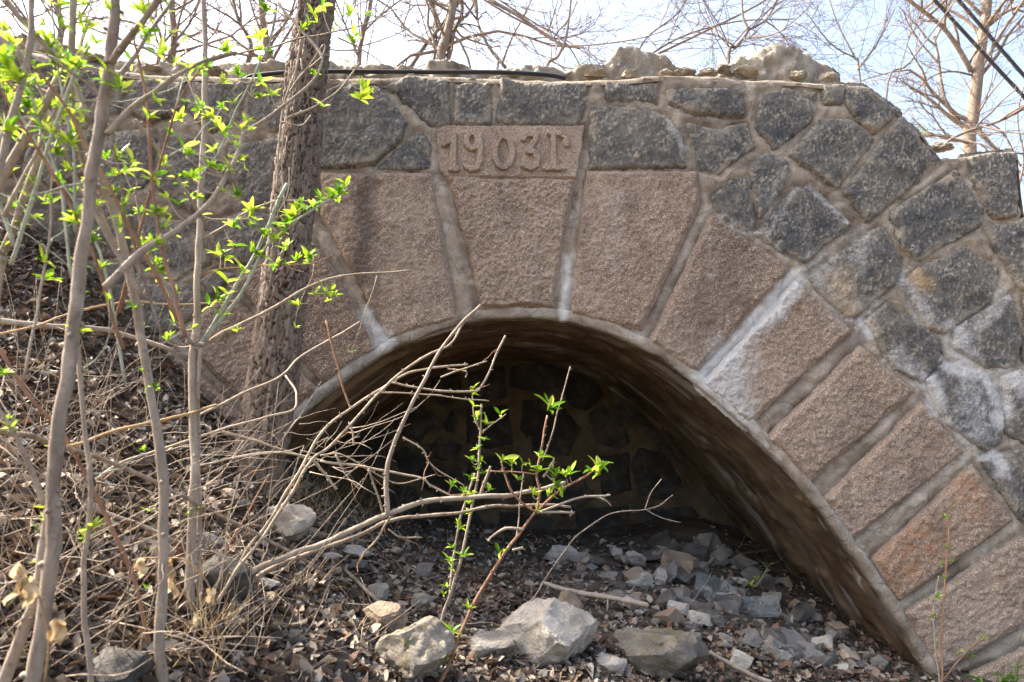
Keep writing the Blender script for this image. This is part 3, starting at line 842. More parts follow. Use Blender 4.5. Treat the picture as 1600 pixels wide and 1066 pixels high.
ROCKS = [
    ('rock', 448, 822, 86, 78, 'rock_pale', 'pale angular rock lying on leaf litter beside the tree base', 1, 4),
    ('boulder', 862, 990, 164, 138, 'rock_pale', 'big rough pale boulder lying at the front of the arch', 6, 5),
    ('rock', 893, 948, 44, 48, 'rock_tan', 'tan pointed stone behind the big pale boulder', 3, 4),
    ('rock', 772, 1012, 84, 52, 'rock_grey', 'smooth grey rock beside the big pale boulder on the shrub side', 14, 4),
    ('rock', 955, 1046, 54, 46, 'rock_pale', 'small rounded pale rock below the big pale boulder', 5, 4),
    ('boulder', 1034, 1030, 158, 92, 'rock_lichen', 'dark half buried boulder beside the fallen stick', 8, 5),
    ('rock', 598, 968, 72, 48, 'rock_tan', 'tan rock among leaves behind the mossy slab', 9, 4),
    ('slab', 645, 1030, 128, 116, 'rock_moss', 'pale slab with yellow moss at the foot of the young shoots', 10, 5),
    ('slab', 168, 1046, 124, 66, 'rock_dark', 'dark flat stone in the litter below the thick grey stems', 11, 4),
    ('boulder', 352, 912, 84, 100, 'rock_dark', 'blue grey boulder behind the bunched shrub stems', 12, 4),
    ('rock', 404, 912, 56, 32, 'rock_pale', 'pale flat rock leaning on the blue grey boulder', 13, 3),
    ('rock', 410, 940, 44, 34, 'rock_tan', 'brownish block under the pale flat rock', 14, 3),
    ('rock', 325, 852, 76, 40, 'rock_dark', 'dark rock behind the upright brown stem', 15, 3),
    ('rock', 548, 862, 66, 22, 'rock_pale', 'long pale flat rock under the low arching branch', 16, 3),
    ('rock', 512, 872, 50, 16, 'rock_pale', 'thin pale flat stone at the tip of the arching branch shadow', 17, 3),
    ('rock', 592, 926, 44, 28, 'rock_grey', 'grey flat stone beside the short fallen stick', 18, 3),
    ('rock', 661, 892, 34, 24, 'rock_grey', 'small grey stone in front of the dark back of the arch', 19, 3),
    ('rock', 655, 942, 40, 30, 'rock_grey', 'grey stone just left of the long young shoot', 20, 3),
    ('rock', 556, 885, 30, 20, 'rock_dark', 'small dark stone by the end of the short fallen stick', 21, 3),
    ('rock', 350, 775, 44, 26, 'rock_tan', 'brownish stone at the foot of the furrowed tree', 22, 3),
    ('rock', 375, 790, 26, 20, 'rock_grey', 'little grey stone below the furrowed tree', 23, 3),
    ('rock', 25, 690, 52, 34, 'rock_dark', 'dark stone on the leafy bank at the photo edge', 24, 3),
    ('rubble_block', 1064, 888, 66, 52, 'rock_tan', 'large tan block high in the rubble heap', 30, 4),
    ('rubble_block', 1000, 912, 50, 30, 'rock_pale', 'whitish broken block near the middle of the rubble heap', 31, 4),
    ('rubble_block', 1032, 906, 34, 34, 'rock_pale', 'sharp pale block leaning against the whitish broken block', 32, 3),
    ('rubble_block', 1060, 952, 40, 32, 'rock_pale', 'bluish white lump at the lower edge of the rubble heap', 33, 4),
    ('rubble_block', 1098, 968, 46, 26, 'rock_pale', 'pale wedge of stone beside the bluish white lump', 34, 3),
    ('rubble_block', 1175, 1000, 62, 34, 'rock_grey', 'long grey block below the dark plastic tray', 35, 4),
    ('rubble_block', 1160, 1032, 44, 36, 'rock_pale', 'pale rounded block beside the dark bent stick', 36, 4),
    ('rubble_block', 1312, 985, 40, 28, 'rock_tan', 'yellowish rounded stone against the vault side', 37, 4),
    ('rubble_block', 1300, 965, 20, 18, 'rock_tan', 'small yellowish stone perched behind the yellowish rounded stone', 38, 3),
    ('rubble_block', 1285, 1012, 42, 34, 'rock_pale', 'crumpled pale block at the corner of the dark plastic tray', 39, 3),
    ('rubble_block', 1325, 1028, 46, 30, 'rock_tan', 'flat topped brownish block low beside the vault side', 40, 3),
    ('rubble_block', 1270, 1035, 62, 24, 'rock_grey', 'low grey block in the litter in front of the arch foot', 41, 3),
    ('rubble_block', 1225, 912, 26, 20, 'rock_tan', 'round tan stone in the shade by the vault side', 42, 3),
    ('rubble_block', 1250, 952, 30, 28, 'rock_tan', 'brown stone behind the dark plastic tray', 43, 3),
    ('rubble_block', 915, 880, 36, 24, 'rock_tan', 'pinkish block on the open side of the rubble heap', 44, 3),
    ('rubble_block', 1090, 870, 50, 40, 'rock_dark', 'dark block at the back of the rubble heap', 45, 3)]
for nm, u, v, w, h, mt, lb, sd, n in ROCKS:
    rock(nm, u, v, w, h, M[mt], lb, 'rock' if nm != 'rubble_block' else 'rubble', 'rocks in front of the arch' if nm != 'rubble_block' else 'broken blocks of the rubble heap', sd, n, fine=0.06 if n == 5 else 0.04, slab=nm == 'rubble_block', cuts=6 if nm == 'rubble_block' else 15)
ANCH = [(u, v, lb) for u, v, lb in ((862, 990, 'big pale boulder'), (1034, 1018, 'half buried boulder'), (645, 1030, 'mossy slab'), (448, 822, 'pale angular rock by the tree'), (1228, 985, 'dark plastic tray'), (1116, 935, 'clear plastic box'), (1064, 888, 'large tan rubble block'), (1000, 912, 'whitish broken block'), (1312, 985, 'yellowish stone by the vault'), (945, 934, 'stick across the rubble'), (598, 968, 'tan rock'), (992, 885, 'teal bottle'), (1160, 1032, 'pale block by the bent stick'), (770, 1012, 'smooth grey rock'), (955, 1046, 'small rounded pale rock'), (565, 915, 'short fallen stick'), (352, 912, 'blue grey boulder'), (721, 985, 'reddish shoot'), (1285, 1020, 'crumpled pale block'), (1450, 1060, 'arch foot'), (1020, 866, 'white plastic tube'), (548, 862, 'long pale flat rock'))]
USED = set()
def small_label(u, v, w, colour, noun):
    size = 'tiny' if w < 14 else 'small' if w < 24 else 'middling' if w < 36 else 'fair sized'
    cand = sorted(ANCH, key=lambda q: math.hypot(q[0] - u, q[1] - v))
    lb = None
    for q in cand[:9]:
        dx, dy = u - q[0], v - q[1]
        far = 'close ' if math.hypot(dx, dy) < 70 else ''
        h_ = 'left' if dx < 0 else 'right'; v_ = 'above' if dy < 0 else 'below'
        if abs(dx) > 2.2 * abs(dy): w_ = h_ + ' of'
        elif abs(dy) > 2.2 * abs(dx): w_ = v_
        else: w_ = v_ + ' and ' + h_ + ' of'
        lb = f'{size} {colour} {noun} {far}{w_} the {q[2]}'
        if lb not in USED: break
    USED.add(lb)
    return lb
RUB = np.array([(870, 862), (1000, 850), (1110, 845), (1200, 900), (1300, 975), (1400, 1050), (1250, 1058), (1110, 990), (980, 950), (900, 905)], float)
k = 0
while k < 230:
    u, v = rng.uniform(860, 1410), rng.uniform(842, 1060)
    if poly_sd(np.array([[u, v]]), RUB)[0] < 0: continue
    w = 11 + 42 * rng.random() ** 2.0
    mt = ('rock_pale', 'rock_grey', 'rock_grey', 'rock_tan', 'rock_dark', 'rock_dark', 'rock_grey')[rng.integers(7)]
    rock('rubble_piece', u, v, w, w * rng.uniform(0.5, 0.9), M[mt], small_label(u, v, w, mt[5:], 'rubble piece'), 'rubble', 'loose small pieces of the rubble heap', 500 + k, 3, rough=0.10, cuts=9, fine=0.07, slab=True, rot=rng.uniform(-0.7, 0.7), smooth=True)
    k += 1
for k in range(170):
    u, v = rng.uniform(380, 1100), rng.uniform(800, 1060)
    if v < 790 + abs(u - 600) * 0.15: continue
    w = 7 + 16 * rng.random() ** 2
    mt = ('rock_pale', 'rock_grey', 'rock_tan', 'rock_dark')[rng.integers(4)]
    rock('pebble', u, v, w, w * rng.uniform(0.5, 0.85), M[mt], small_label(u, v, w, mt[5:], 'loose stone'), 'pebble', 'small stones scattered in the litter', 900 + k, 2, rough=0.05, cuts=10, smooth=False)

# broken cap on the wall
CAPLINE = [(-900, 10), (-200, 40), (0, 56), (110, 76), (190, 92), (300, 100), (420, 100), (530, 99), (560, 98), (620, 103), (660, 108), (760, 107), (840, 110), (880, 110), (905, 106), (940, 102), (958, 84), (990, 74), (1030, 80), (1052, 100), (1080, 107), (1110, 103), (1138, 99), (1158, 82), (1200, 70), (1235, 74), (1270, 82), (1298, 92), (1312, 106), (1320, 134)]
YC = YW + 0.2
cl = wall_xz(CAPLINE, YC); cp, cs = resample(cl, 0.011)
base_z = np.interp(cp[:, 0], TOP[:, 0], TOP[:, 1]) - 0.01
V = []
prof_c = [(-0.02, -0.06), (0.0, 0.0)] + [(0.012 * math.sin(t * 3), t) for t in np.linspace(0.06, 0.9, 14)] + [(0.03, 0.97), (0.07, 1.0), (0.12, 1.0), (0.18, 0.97), (0.25, 0.9), (0.35, 0.8), (0.5, 0.5)]
for k_, (dy, t) in enumerate(prof_c):
    z = base_z + (cp[:, 1] - base_z) * t
    q3 = np.c_[cp[:, 0], np.full(len(cs), YC + dy), z]
    n3 = 0.008 + 0.034 * fbm(q3, 4.0, 3, 301, 0.5) - 0.020 * np.abs(fbm(q3, 7, 3, 302, 0.5)) + 0.012 * fbm(q3, 24, 4, 303, 0.6)
    st3 = 0.03 * sstep(-0.1, 0.1, fbm(np.c_[q3[:, 0] * 0.6, q3[:, 2] * 2.5], 5, 2, 305))
    V.append(np.c_[q3[:, 0] + 0.006 * fbm(q3, 20, 2, 306), q3[:, 1] - n3 * (1.3 if t < 0.98 else 0.2) - st3 * (t < 0.98), z + (n3 * 0.35 + 0.012) * (t > 0.3)])
keep(mesh_obj('crumbling_cap', np.vstack(V), grid_faces(len(cs), len(prof_c)), M['concrete']), bridge)
CAP = [(640, 112, 44, 16, 71), (706, 114, 30, 13, 72), (806, 115, 38, 14, 73), (986, 118, 34, 20, 74), (1072, 112, 44, 18, 75), (1132, 108, 34, 22, 76), (1250, 118, 40, 20, 77), (330, 112, 50, 18, 78), (236, 106, 44, 18, 79), (130, 92, 50, 22, 80), (1170, 112, 46, 26, 54), (1300, 122, 40, 26, 55), (1040, 116, 34, 18, 68), (556, 112, 40, 14, 57), (930, 116, 40, 16, 60), (1475, 230, 50, 22, 61), (1108, 114, 40, 16, 65)]
for u, v, w, h, sd in CAP:
    y = YW + 0.14
    o = rock('cap_stone', u, v, w, h, M['concrete'], None, None, None, sd, 5 if h > 40 else 4, y=y, rough=0.12, cuts=16, fine=0.10, rot=0.02, deep=0.9)
    keep(o, bridge)

# ------------------------------------------------------------------ embankment behind the wall
ex = np.r_[-120, -60, -30, -15, -9, np.arange(-6, 6, 0.15), 9, 15, 30, 60, 120]
ey = np.r_[YW + 0.45, YW + 0.46, np.arange(YW + 0.6, YW + 5, 0.2), 10, 14, 20, 30, 50, 90, 160]
EX, EY = np.meshgrid(ex, ey)
topz = np.interp(EX, TOP[:, 0], TOP[:, 1])
ez = topz - 0.04 + 0.03 * fbm(np.c_[EX.ravel(), EY.ravel()], 1.5, 3, 91).reshape(EX.shape) - np.clip(EY - YW - 1, 0, 60) * 0.01
ez[0, :] = topz[0, :] - 0.35
o = mesh_obj('embankment', np.c_[EX.ravel(), EY.ravel(), ez.ravel()], grid_faces(len(ex), len(ey)), M['bankearth'])
o['kind'] = 'structure'
def emb_z(x, y):
    return float(np.interp(x, TOP[:, 0], TOP[:, 1]) - 0.04 - max(0, y - YW - 1) * 0.01)

# ------------------------------------------------------------------ trees
def jitter_line(p, d, length, seg, wander, up=0.0):
    pts = [np.array(p, float)]; d = np.array(d, float); d /= np.linalg.norm(d)
    for _ in range(seg):
        d = d + rng.normal(0, wander, 3) + np.array([0, 0, up]); d /= np.linalg.norm(d)
        pts.append(pts[-1] + d * length / seg)
    return np.array(pts), d
def grow(mb, p, d, length, r, level, wander=0.16, kids=4, spread=0.9, up=0.03, minr=0.0018):
    seg = 5 if level > 0 else 3
    pts, dl = jitter_line(p, d, length, seg, wander, up)
    mb.tube(pts, np.linspace(r, max(r * 0.45, minr), len(pts)), 5 if r > 0.012 else 3, rng.random(), cap=False)
    if level <= 0: return
    for k in range(kids):
        t = rng.uniform(0.25, 1.0)
        i = min(int(t * seg), seg - 1)
        q = pts[i] + (pts[i + 1] - pts[i]) * (t * seg - i)
        dirn = pts[i + 1] - pts[i]; dirn /= np.linalg.norm(dirn)
        s = rng.normal(size=3); s -= dirn * (s @ dirn); s /= np.linalg.norm(s)
        nd = dirn + s * spread * rng.uniform(0.6, 1.2)
        grow(mb, q, nd, length * rng.uniform(0.42, 0.68), max(r * 0.5 * rng.uniform(0.7, 1.0), minr), level - 1, wander, kids, spread, up, minr)
def line3(px, y0, y1):
    p = np.array(px, float); y = np.linspace(y0, y1, len(p))
    return at(p[:, 0], p[:, 1], y)
def bare_tree(label, trunk_px, y, w0, w1, limbs, mat, level=3, kids=4, extra=8, group='bare trees behind the bridge', cat='tree', name='bare_tree', scale=1.0):
    p = line3(trunk_px, y, y)
    base = p[0].copy(); bz = emb_z(base[0], y)
    if base[2] > bz: p = np.vstack([[base[0] - (p[1][0] - p[0][0]) * 0.2, y, bz - 0.1], p])
    root = empty(name, (p[0][0], y, min(bz, p[0][2])))
    tag(root, label, cat, group)
    L = smooth_line(p, 6)
    rr = np.linspace(w0, w1, len(L)) * y / F / 2 * (1 + 0.06 * fbm(L, 3, 2, 5))
    mb = MB(); mb.tube(L, rr, 10, 0.4); keep(mb.build('trunk', mat), root)
    cb = MB()
    for lp, a, b in limbs:
        q = smooth_line(line3(lp, y, y + rng.uniform(-0.6, 0.6)), 5)
        cb.tube(q, np.linspace(a, b, len(q)) * y / F / 2, 6, rng.random())
        n = max(5, int(np.linalg.norm(q[-1] - q[0]) * 5))
        for _ in range(n):
            i = rng.integers(1, len(q) - 1)
            d = (q[i + 1] - q[i]); d /= np.linalg.norm(d)
            grow(cb, q[i], d + rng.normal(0, 0.7, 3), rng.uniform(0.4, 1.2) * scale, 0.5 * b * y / F, max(1, level - 1), 0.18, kids)
    for _ in range(int(extra * 1.7)):
        i = rng.integers(len(L) // 6, len(L))
        d = L[min(i + 1, len(L) - 1)] - L[i - 1]; d /= np.linalg.norm(d)
        s = rng.normal(size=3); s[1] *= 0.6
        grow(cb, L[i], d * 0.6 + s * 0.8, rng.uniform(0.8, 1.8) * scale, rr[i] * 0.4, level, 0.16, kids)
    keep(cb.build('crown', mat), root)
    return root
bare_tree('tall bare tree with forked trunk beside the two black cables', [(1516, 250), (1520, 180), (1533, 70), (1542, 0), (1550, -160), (1556, -380)], 8.5, 24, 13,
          [([(1518, 112), (1495, 72), (1470, 40), (1420, 0), (1380, -40)], 10, 5), ([(1526, 120), (1560, 60), (1600, 0), (1640, -60)], 7, 3), ([(1520, 118), (1490, 112), (1460, 118), (1420, 150)], 4, 2), ([(1522, 190), (1545, 150), (1580, 110)], 4, 2), ([(1545, 40), (1570, 20), (1600, 6)], 7, 4)], M['tree_tan'], 3, 4, 10)
bare_tree('leaning bare tree of tangled brown trunks rising behind the keystone', [(688, 110), (694, 70), (706, 20), (716, -60), (722, -200)], 7.0, 18, 10,
          [([(640, 108), (665, 70), (690, 40), (720, 0), (760, -60)], 7, 5), ([(790, 106), (765, 75), (748, 40), (742, 0)], 6, 4), ([(700, 108), (704, 60), (722, 20), (718, -40)], 8, 5), ([(765, 0), (815, 28), (862, 62), (905, 76)], 7, 3), ([(676, 108), (682, 60), (676, 0)], 5, 3)], M['tree_tan'], 3, 4, 12)
bare_tree('slanting bare sapling standing on the wall top right of the tangled trunks', [(852, 114), (872, 88), (884, 60), (890, 20), (898, -60)], 4.3, 7, 3,
          [([(884, 72), (930, 70), (1000, 60), (1060, 40)], 3, 1.5), ([(889, 45), (905, 44), (930, 30)], 2, 1), ([(880, 74), (850, 52), (800, 26), (740, -10)], 5, 3)], M['tree_far'], 2, 3, 8, scale=0.4)
bare_tree('bare tree with grey upright trunk behind the hose, next to the furrowed trunk', [(420, 130), (415, 60), (408, 0), (402, -200)], 9.0, 15, 9,
          [([(380, 120), (392, 70), (372, 30), (360, -20)], 9, 5), ([(415, 70), (450, 30), (470, -30)], 5, 3)], M['tree_far'], 3, 4, 10)
bare_tree('bare tree half hidden behind the thick grey stems', [(265, 120), (272, 60), (268, 0), (262, -200)], 8.0, 14, 8, [([(240, 120), (252, 60), (220, 0)], 6, 4), ([(270, 70), (300, 30), (318, -20)], 5, 3)], M['tree_far'], 3, 4, 9)
bare_tree('thin bare tree just past the furrowed trunk above the hose', [(560, 118), (566, 60), (580, 0), (596, -150)], 8.5, 9, 5, [([(560, 90), (540, 40), (520, -10)], 4, 2.5), ([(568, 50), (600, 20), (640, -10)], 4, 2.5)], M['tree_far'], 3, 4, 9)
bare_tree('fan of pale leaning branches above the middle of the wall', [(960, 116), (1020, 88), (1100, 50), (1180, 10), (1260, -40)], 6.5, 5, 3, [([(980, 110), (1060, 60), (1150, 34), (1240, 30)], 4, 2), ([(985, 108), (1010, 60), (1060, 20), (1080, -20)], 4, 2)], M['tree_tan'], 3, 4, 7, cat='sapling', name='bare_sapling')
bare_tree('pale forked sapling rising behind the rough cap lump', [(1138, 100), (1150, 74), (1168, 48), (1160, 20), (1158, -60)], 5.5, 7, 3, [([(1168, 48), (1195, 32), (1215, 0), (1230, -40)], 5, 3), ([(1150, 74), (1120, 56), (1090, 50)], 3, 1.5), ([(1160, 60), (1200, 56), (1240, 40)], 3, 1.5)], M['tree_tan'], 3, 4, 7, cat='sapling', name='bare_sapling', scale=0.8)
bare_tree('slender pale stalk leaning over the stepped end of the wall', [(1385, 150), (1420, 100), (1460, 46), (1500, -10), (1540, -70)], 5.0, 3.5, 2, [([(1400, 130), (1420, 60), (1430, 10)], 2, 1)], M['tree_tan'], 2, 3, 4, cat='sapling', name='bare_sapling', scale=0.6)
bare_tree('bare twiggy bush in the sky between cap lump and stepped end', [(1345, 136), (1335, 90), (1310, 40), (1290, -20)], 7.5, 4, 2, [([(1340, 110), (1375, 60), (1400, 10)], 3, 1.5), ([(1335, 90), (1300, 70), (1260, 20)], 3, 1.5)], M['tree_far'], 3, 4, 6, cat='sapling', name='bare_sapling')
bare_tree('bare bush at the photo edge beyond the end stone of the wall', [(1590, 330), (1600, 250), (1590, 180), (1610, 100)], 6.5, 5, 2, [([(1595, 260), (1560, 200), (1500, 190)], 3, 1.5), ([(1600, 240), (1560, 236), (1530, 210)], 3, 1.5), ([(1455, 240), (1500, 210), (1560, 190), (1610, 165)], 5, 4)], M['tree_far'], 3, 3, 6, cat='sapling', name='bare_sapling')
bare_tree('bare tree rising behind the dark wall end at the leafy side', [(90, 90), (96, 40), (84, -20), (80, -160)], 7.5, 12, 7, [([(60, 80), (40, 30), (10, -10)], 6, 4), ([(95, 50), (130, 20), (150, -20)], 5, 3)], M['tree_far'], 3, 4, 9)

# furrowed tree standing against the wall
TR = smooth_line(line3([(392, 760), (402, 735), (424, 600), (450, 400), (468, 230), (482, 100), (496, -10), (512, -160), (530, -420)], 3.16, 3.2), 40)
TW = np.interp(np.linspace(0, 1, len(TR)), [0, 0.03, 0.08, 0.2, 0.5, 0.75, 1.0], [112, 90, 78, 74, 64, 58, 44]) * 3.17 / F / 2
na = 150
s_ = np.r_[0, np.cumsum(np.linalg.norm(np.diff(TR, axis=0), axis=1))]
t_ = np.arange(0, s_[-1], 0.008)
L = np.c_[[np.interp(t_, s_, TR[:, k]) for k in range(3)]].T
R_ = np.interp(t_, s_, TW)
ang = np.linspace(0, 2 * math.pi, na, endpoint=False)
AA, TT = np.meshgrid(ang, t_)
per = 17
uu = AA.ravel() / (2 * math.pi) * per
qq = np.c_[uu, TT.ravel() * 14.0]
wv = 0.95 * np.c_[fbm(np.c_[np.cos(AA.ravel()) * 0.6, np.sin(AA.ravel()) * 0.6, TT.ravel() * 3], 4, 3, 7), fbm(np.c_[np.cos(AA.ravel()) * 0.6, np.sin(AA.ravel()) * 0.6, TT.ravel() * 3], 4, 3, 8)]
f1, f2, idn = worley(qq + wv, 3)
gap = sstep(0.0, 0.13, f2 - f1 + 0.05 * fbm(np.c_[uu, TT.ravel() * 30], 1.5, 3, 17))
f1b, f2b, _ = worley(qq * np.array([2.6, 2.4]) + wv, 9)
hb = 0.012 * gap + 0.010 * fbm(np.c_[np.cos(AA.ravel()) * 5, np.sin(AA.ravel()) * 5, TT.ravel() * 2.2], 1.3, 3, 19) + 0.004 * sstep(0.02, 0.3, f2b - f1b) + 0.005 * idn + 0.004 * fbm(np.c_[np.cos(AA.ravel()) * 14, np.sin(AA.ravel()) * 14, TT.ravel() * 22], 1.0, 3, 13)
rr = np.repeat(R_, na) - 0.018 + hb + 0.006 * fbm(np.c_[np.cos(AA.ravel()), np.sin(AA.ravel()), TT.ravel()], 2.5, 3, 11)
tr_t = np.gradient(L, axis=0); tr_t /= np.linalg.norm(tr_t, axis=1, keepdims=True)
uu_ = np.cross(tr_t, np.array([0, 1.0, 0])); uu_ /= np.linalg.norm(uu_, axis=1, keepdims=True); ww_ = np.cross(tr_t, uu_)
P = np.repeat(L, na, 0) + rr[:, None] * (np.cos(AA.ravel())[:, None] * np.repeat(uu_, na, 0) + np.sin(AA.ravel())[:, None] * np.repeat(ww_, na, 0))
m = len(t_)
i, j = np.meshgrid(np.arange(m - 1), np.arange(na), indexing='ij'); i, j = i.ravel(), j.ravel(); jn = (j + 1) % na
fq = np.c_[i * na + j, i * na + jn, (i + 1) * na + jn, (i + 1) * na + j]
tree = empty('furrowed_tree', L[0])
tag(tree, 'tree trunk with deeply furrowed plated bark standing against the wall', 'tree')
keep(mesh_obj('trunk', P, fq, M['bark'], None, {'tint': (1 - gap) * 3.0 + 0.5 * idn}), tree)
cb = MB()
for k in range(9):
    i = rng.integers(int(m * 0.86), m - 2)
    d = rng.normal(size=3); d[2] = abs(d[2]) * 0.5 + 0.5
    grow(cb, L[i], d, rng.uniform(1.2, 2.2), 0.03, 3, 0.14, 4)
keep(cb.build('crown', M['tree_far']), tree)
vb = MB()
for pl, w in (([(432, 300), (436, 220), (444, 160), (462, 110), (470, 60)], 5), ([(446, 340), (440, 250), (446, 190), (452, 150)], 4), ([(470, 92), (476, 110), (505, 70), (503, 88), (470, 118), (448, 150)], 4), ([(436, 330), (450, 300), (452, 262)], 3), ([(440, 190), (470, 196), (486, 180)], 3)):
    q = smooth_line(line3(pl, 3.0, 3.02), 6); vb.tube(q, w * 2 / F / 2, 5, 0.5)
o = vb.build('climbing_vine', M['stem_pale']); tag(o, 'dry pale vine strands wound round the furrowed tree trunk', 'vine')

# ------------------------------------------------------------------ shrubs
def leaf_mesh(l, w, curl, fold, n=4):
    t = np.linspace(0, 1, n + 1)
    hw = w * np.sin(np.pi * np.clip(t * 0.92 + 0.05, 0, 1)) ** 0.8
    hw[-1] = 0.0005
    x = l * t; z = -curl * l * t * t
    V = []
    for k in range(n + 1):
        V += [(x[k], -hw[k], z[k] + fold * hw[k]), (x[k], 0, z[k]), (x[k], hw[k], z[k] + fold * hw[k])]
    Fc = []
    for k in range(n):
        a = 3 * k
        Fc += [(a, a + 3, a + 4, a + 1), (a + 1, a + 4, a + 5, a + 2)]
    return np.array(V), np.array(Fc)
def rotz(a): return np.array([[math.cos(a), -math.sin(a), 0], [math.sin(a), math.cos(a), 0], [0, 0, 1]])
def roty(a): return np.array([[math.cos(a), 0, math.sin(a)], [0, 1, 0], [-math.sin(a), 0, math.cos(a)]])
SPR = []
for k in range(7):
    mb = MB(); r = np.random.default_rng(50 + k)
    nl = (3, 5, 6, 7, 8, 4, 6)[k]
    for q in range(nl):
        V, f = leaf_mesh(r.uniform(0.016, 0.034), r.uniform(0.0030, 0.0055), r.uniform(-0.1, 0.55), r.uniform(0.2, 0.7))
        V = V @ roty(-r.uniform(0.25, 1.25)).T @ rotz(q * 2.4 + r.uniform(-0.4, 0.4)).T
        mb.add(V + np.array([0, 0, r.uniform(0, 0.008)]), f, r.random())
    o = mb.build('leaf_sprout', M['sprout']); SPR.append(o.data); bpy.data.objects.remove(o)
def add_sprout(root, p, size=1.0, tilt=0.6):
    o = bpy.data.objects.new('leaf_sprout', SPR[rng.integers(len(SPR))])
    link(o)
    a, b, c = rng.uniform(-tilt, tilt), rng.uniform(-tilt, tilt), rng.uniform(0, 6.28)
    keep(o, root)
    o.location = [float(q) for q in p]; o.rotation_euler = (a, b, c); o.scale = (size,) * 3
    return o
def to_px(p):
    q = (np.asarray(p) - EYE) @ cam_R
    return np.c_[800 + F * q[:, 0] / -q[:, 2], 533 - F * q[:, 1] / -q[:, 2]]
def shrub(name, label, stems, sprouts=(), group=None, auto=0, auto_from=0.0, twigs=0, size=1.0, cat='shrub', twig_len=0.16):
    """stems: (photo line, y at start, y at end, width px at start, at end, material, grounded)"""
    lines, sam = [], []
    for px, y0, y1, w0, w1, mt, gr in stems:
        p = line3(px, y0, y1)
        if gr:
            d = p[0] - p[1]; d /= np.linalg.norm(d); d[2] = min(d[2], -0.6); q = p[0].copy(); ext = []
            for _ in range(60):
                if q[2] < ground_base(q[0], q[1])[0] - 0.04: break
                q = q + d * 0.06; d[0] *= 0.9; d[1] *= 0.9; ext.append(q.copy())
            if ext: p = np.vstack([ext[-1], p]) if len(ext) < 4 else np.vstack([ext[-1], ext[len(ext) // 2], p])
        s = smooth_line(p, 8)
        s = s + 0.004 * np.c_[fbm(s, 9, 2, len(lines)), fbm(s, 9, 2, len(lines) + 3), fbm(s, 9, 2, len(lines) + 6)]
        lines.append((s, np.linspace(w0 * y0, w1 * y1, len(s)) / F / 2, mt)); sam.append(s)
    root = empty(name, lines[0][0][0]); tag(root, label, cat, group)
    for s, r, mt in lines:
        mb = MB()
        r = r * (1 + 0.10 * fbm(s, 25, 2, 4))
        mb.tube(s, r, 8 if r[0] > 0.004 else 5, 0.3 + 0.4 * rng.random())
        for _ in range(int(len(s) * 0.35)):                      # buds and snags
            i = rng.integers(1, len(s) - 1); d = rng.normal(size=3); d /= np.linalg.norm(d)
            mb.tube(np.array([s[i], s[i] + d * (r[i] + 0.004), s[i] + d * (r[i] + 0.009)]), [r[i] * 0.55, r[i] * 0.45, r[i] * 0.15], 4, 0.7)
        keep(mb.build('stem', M[mt]), root)
    allp = np.vstack(sam); allx = to_px(allp)
    def one_twig(pts, rad, a):
        t_ = MB(); t_.tube(pts, rad, 4, a); keep(t_.build('twig', M[stems[-1][5]]), root)
    for sp in sprouts:
        d = np.hypot(allx[:, 0] - sp[0], allx[:, 1] - sp[1]); i = int(np.argmin(d))
        p = at(sp[0], sp[1], allp[i][1] - 0.01)
        if d[i] > 9:
            mid = (allp[i] + p) / 2 + np.array([0, 0, -0.01]); one_twig(smooth_line([allp[i], mid, p], 4), np.linspace(0.0022, 0.0014, 9), 0.2)
        add_sprout(root, p, 1.4 * size * (sp[2] if len(sp) > 2 else rng.uniform(0.75, 1.2)))
    for _ in range(twigs):
        s, r, mt = lines[rng.integers(len(lines))]
        i = rng.integers(len(s) // 4, len(s) - 1)
        d = s[i + 1] - s[i]; d /= np.linalg.norm(d)
        pts, _d = jitter_line(s[i], d + rng.normal(0, 0.9, 3), rng.uniform(0.3, 1.0) * twig_len * 2, 5, 0.2)
        one_twig(pts, np.linspace(0.0022, 0.001, 6), rng.random())
        if auto: add_sprout(root, pts[-1], size * rng.uniform(0.6, 1.0))
    for _ in range(auto):
        s, r, mt = lines[rng.integers(len(lines))]
        i = rng.integers(int(len(s) * auto_from), len(s))
        add_sprout(root, s[i] + rng.normal(0, 0.006, 3), size * rng.uniform(0.7, 1.3))
    return root
G = 'young shrubs growing before the wall'
shrub('shrub', 'nearest shrub with thick smooth grey stem forking near the photo top', [
    ([(49, 1066), (67, 966), (82, 854), (84, 760), (94, 666), (109, 543), (124, 445), (135, 333), (146, 263), (161, 169), (176, 94), (180, 0), (184, -120)], 1.55, 1.35, 23, 17, 'stem', True),
    ([(10, 1066), (40, 980), (56, 930), (70, 830), (86, 750)], 1.58, 1.56, 19, 13, 'stem', True),
    ([(176, 94), (200, 62), (244, 0), (300, -80)], 1.37, 1.3, 14, 9, 'stem', False),
    ([(165, 210), (240, 146), (308, 101), (370, 82)], 1.4, 1.5, 10, 5, 'stem_pale', False),
    ([(165, 450), (215, 400), (262, 370), (311, 334), (345, 295), (362, 260), (374, 222), (385, 190)], 1.47, 1.6, 12, 6, 'stem', False),
    ([(70, 790), (40, 720), (10, 660), (-30, 600)], 1.55, 1.5, 9, 5, 'stem', False)],
    [(230, 62), (243, 84), (226, 50), (190, 145), (185, 140), (240, 160), (205, 255), (290, 245), (300, 280), (285, 232), (325, 262), (345, 268), (335, 240), (365, 305), (318, 172), (350, 208), (175, 20), (150, 70), (165, 112), (262, 310), (240, 384)], G, auto=44, auto_from=0.5, twigs=12, size=0.8)
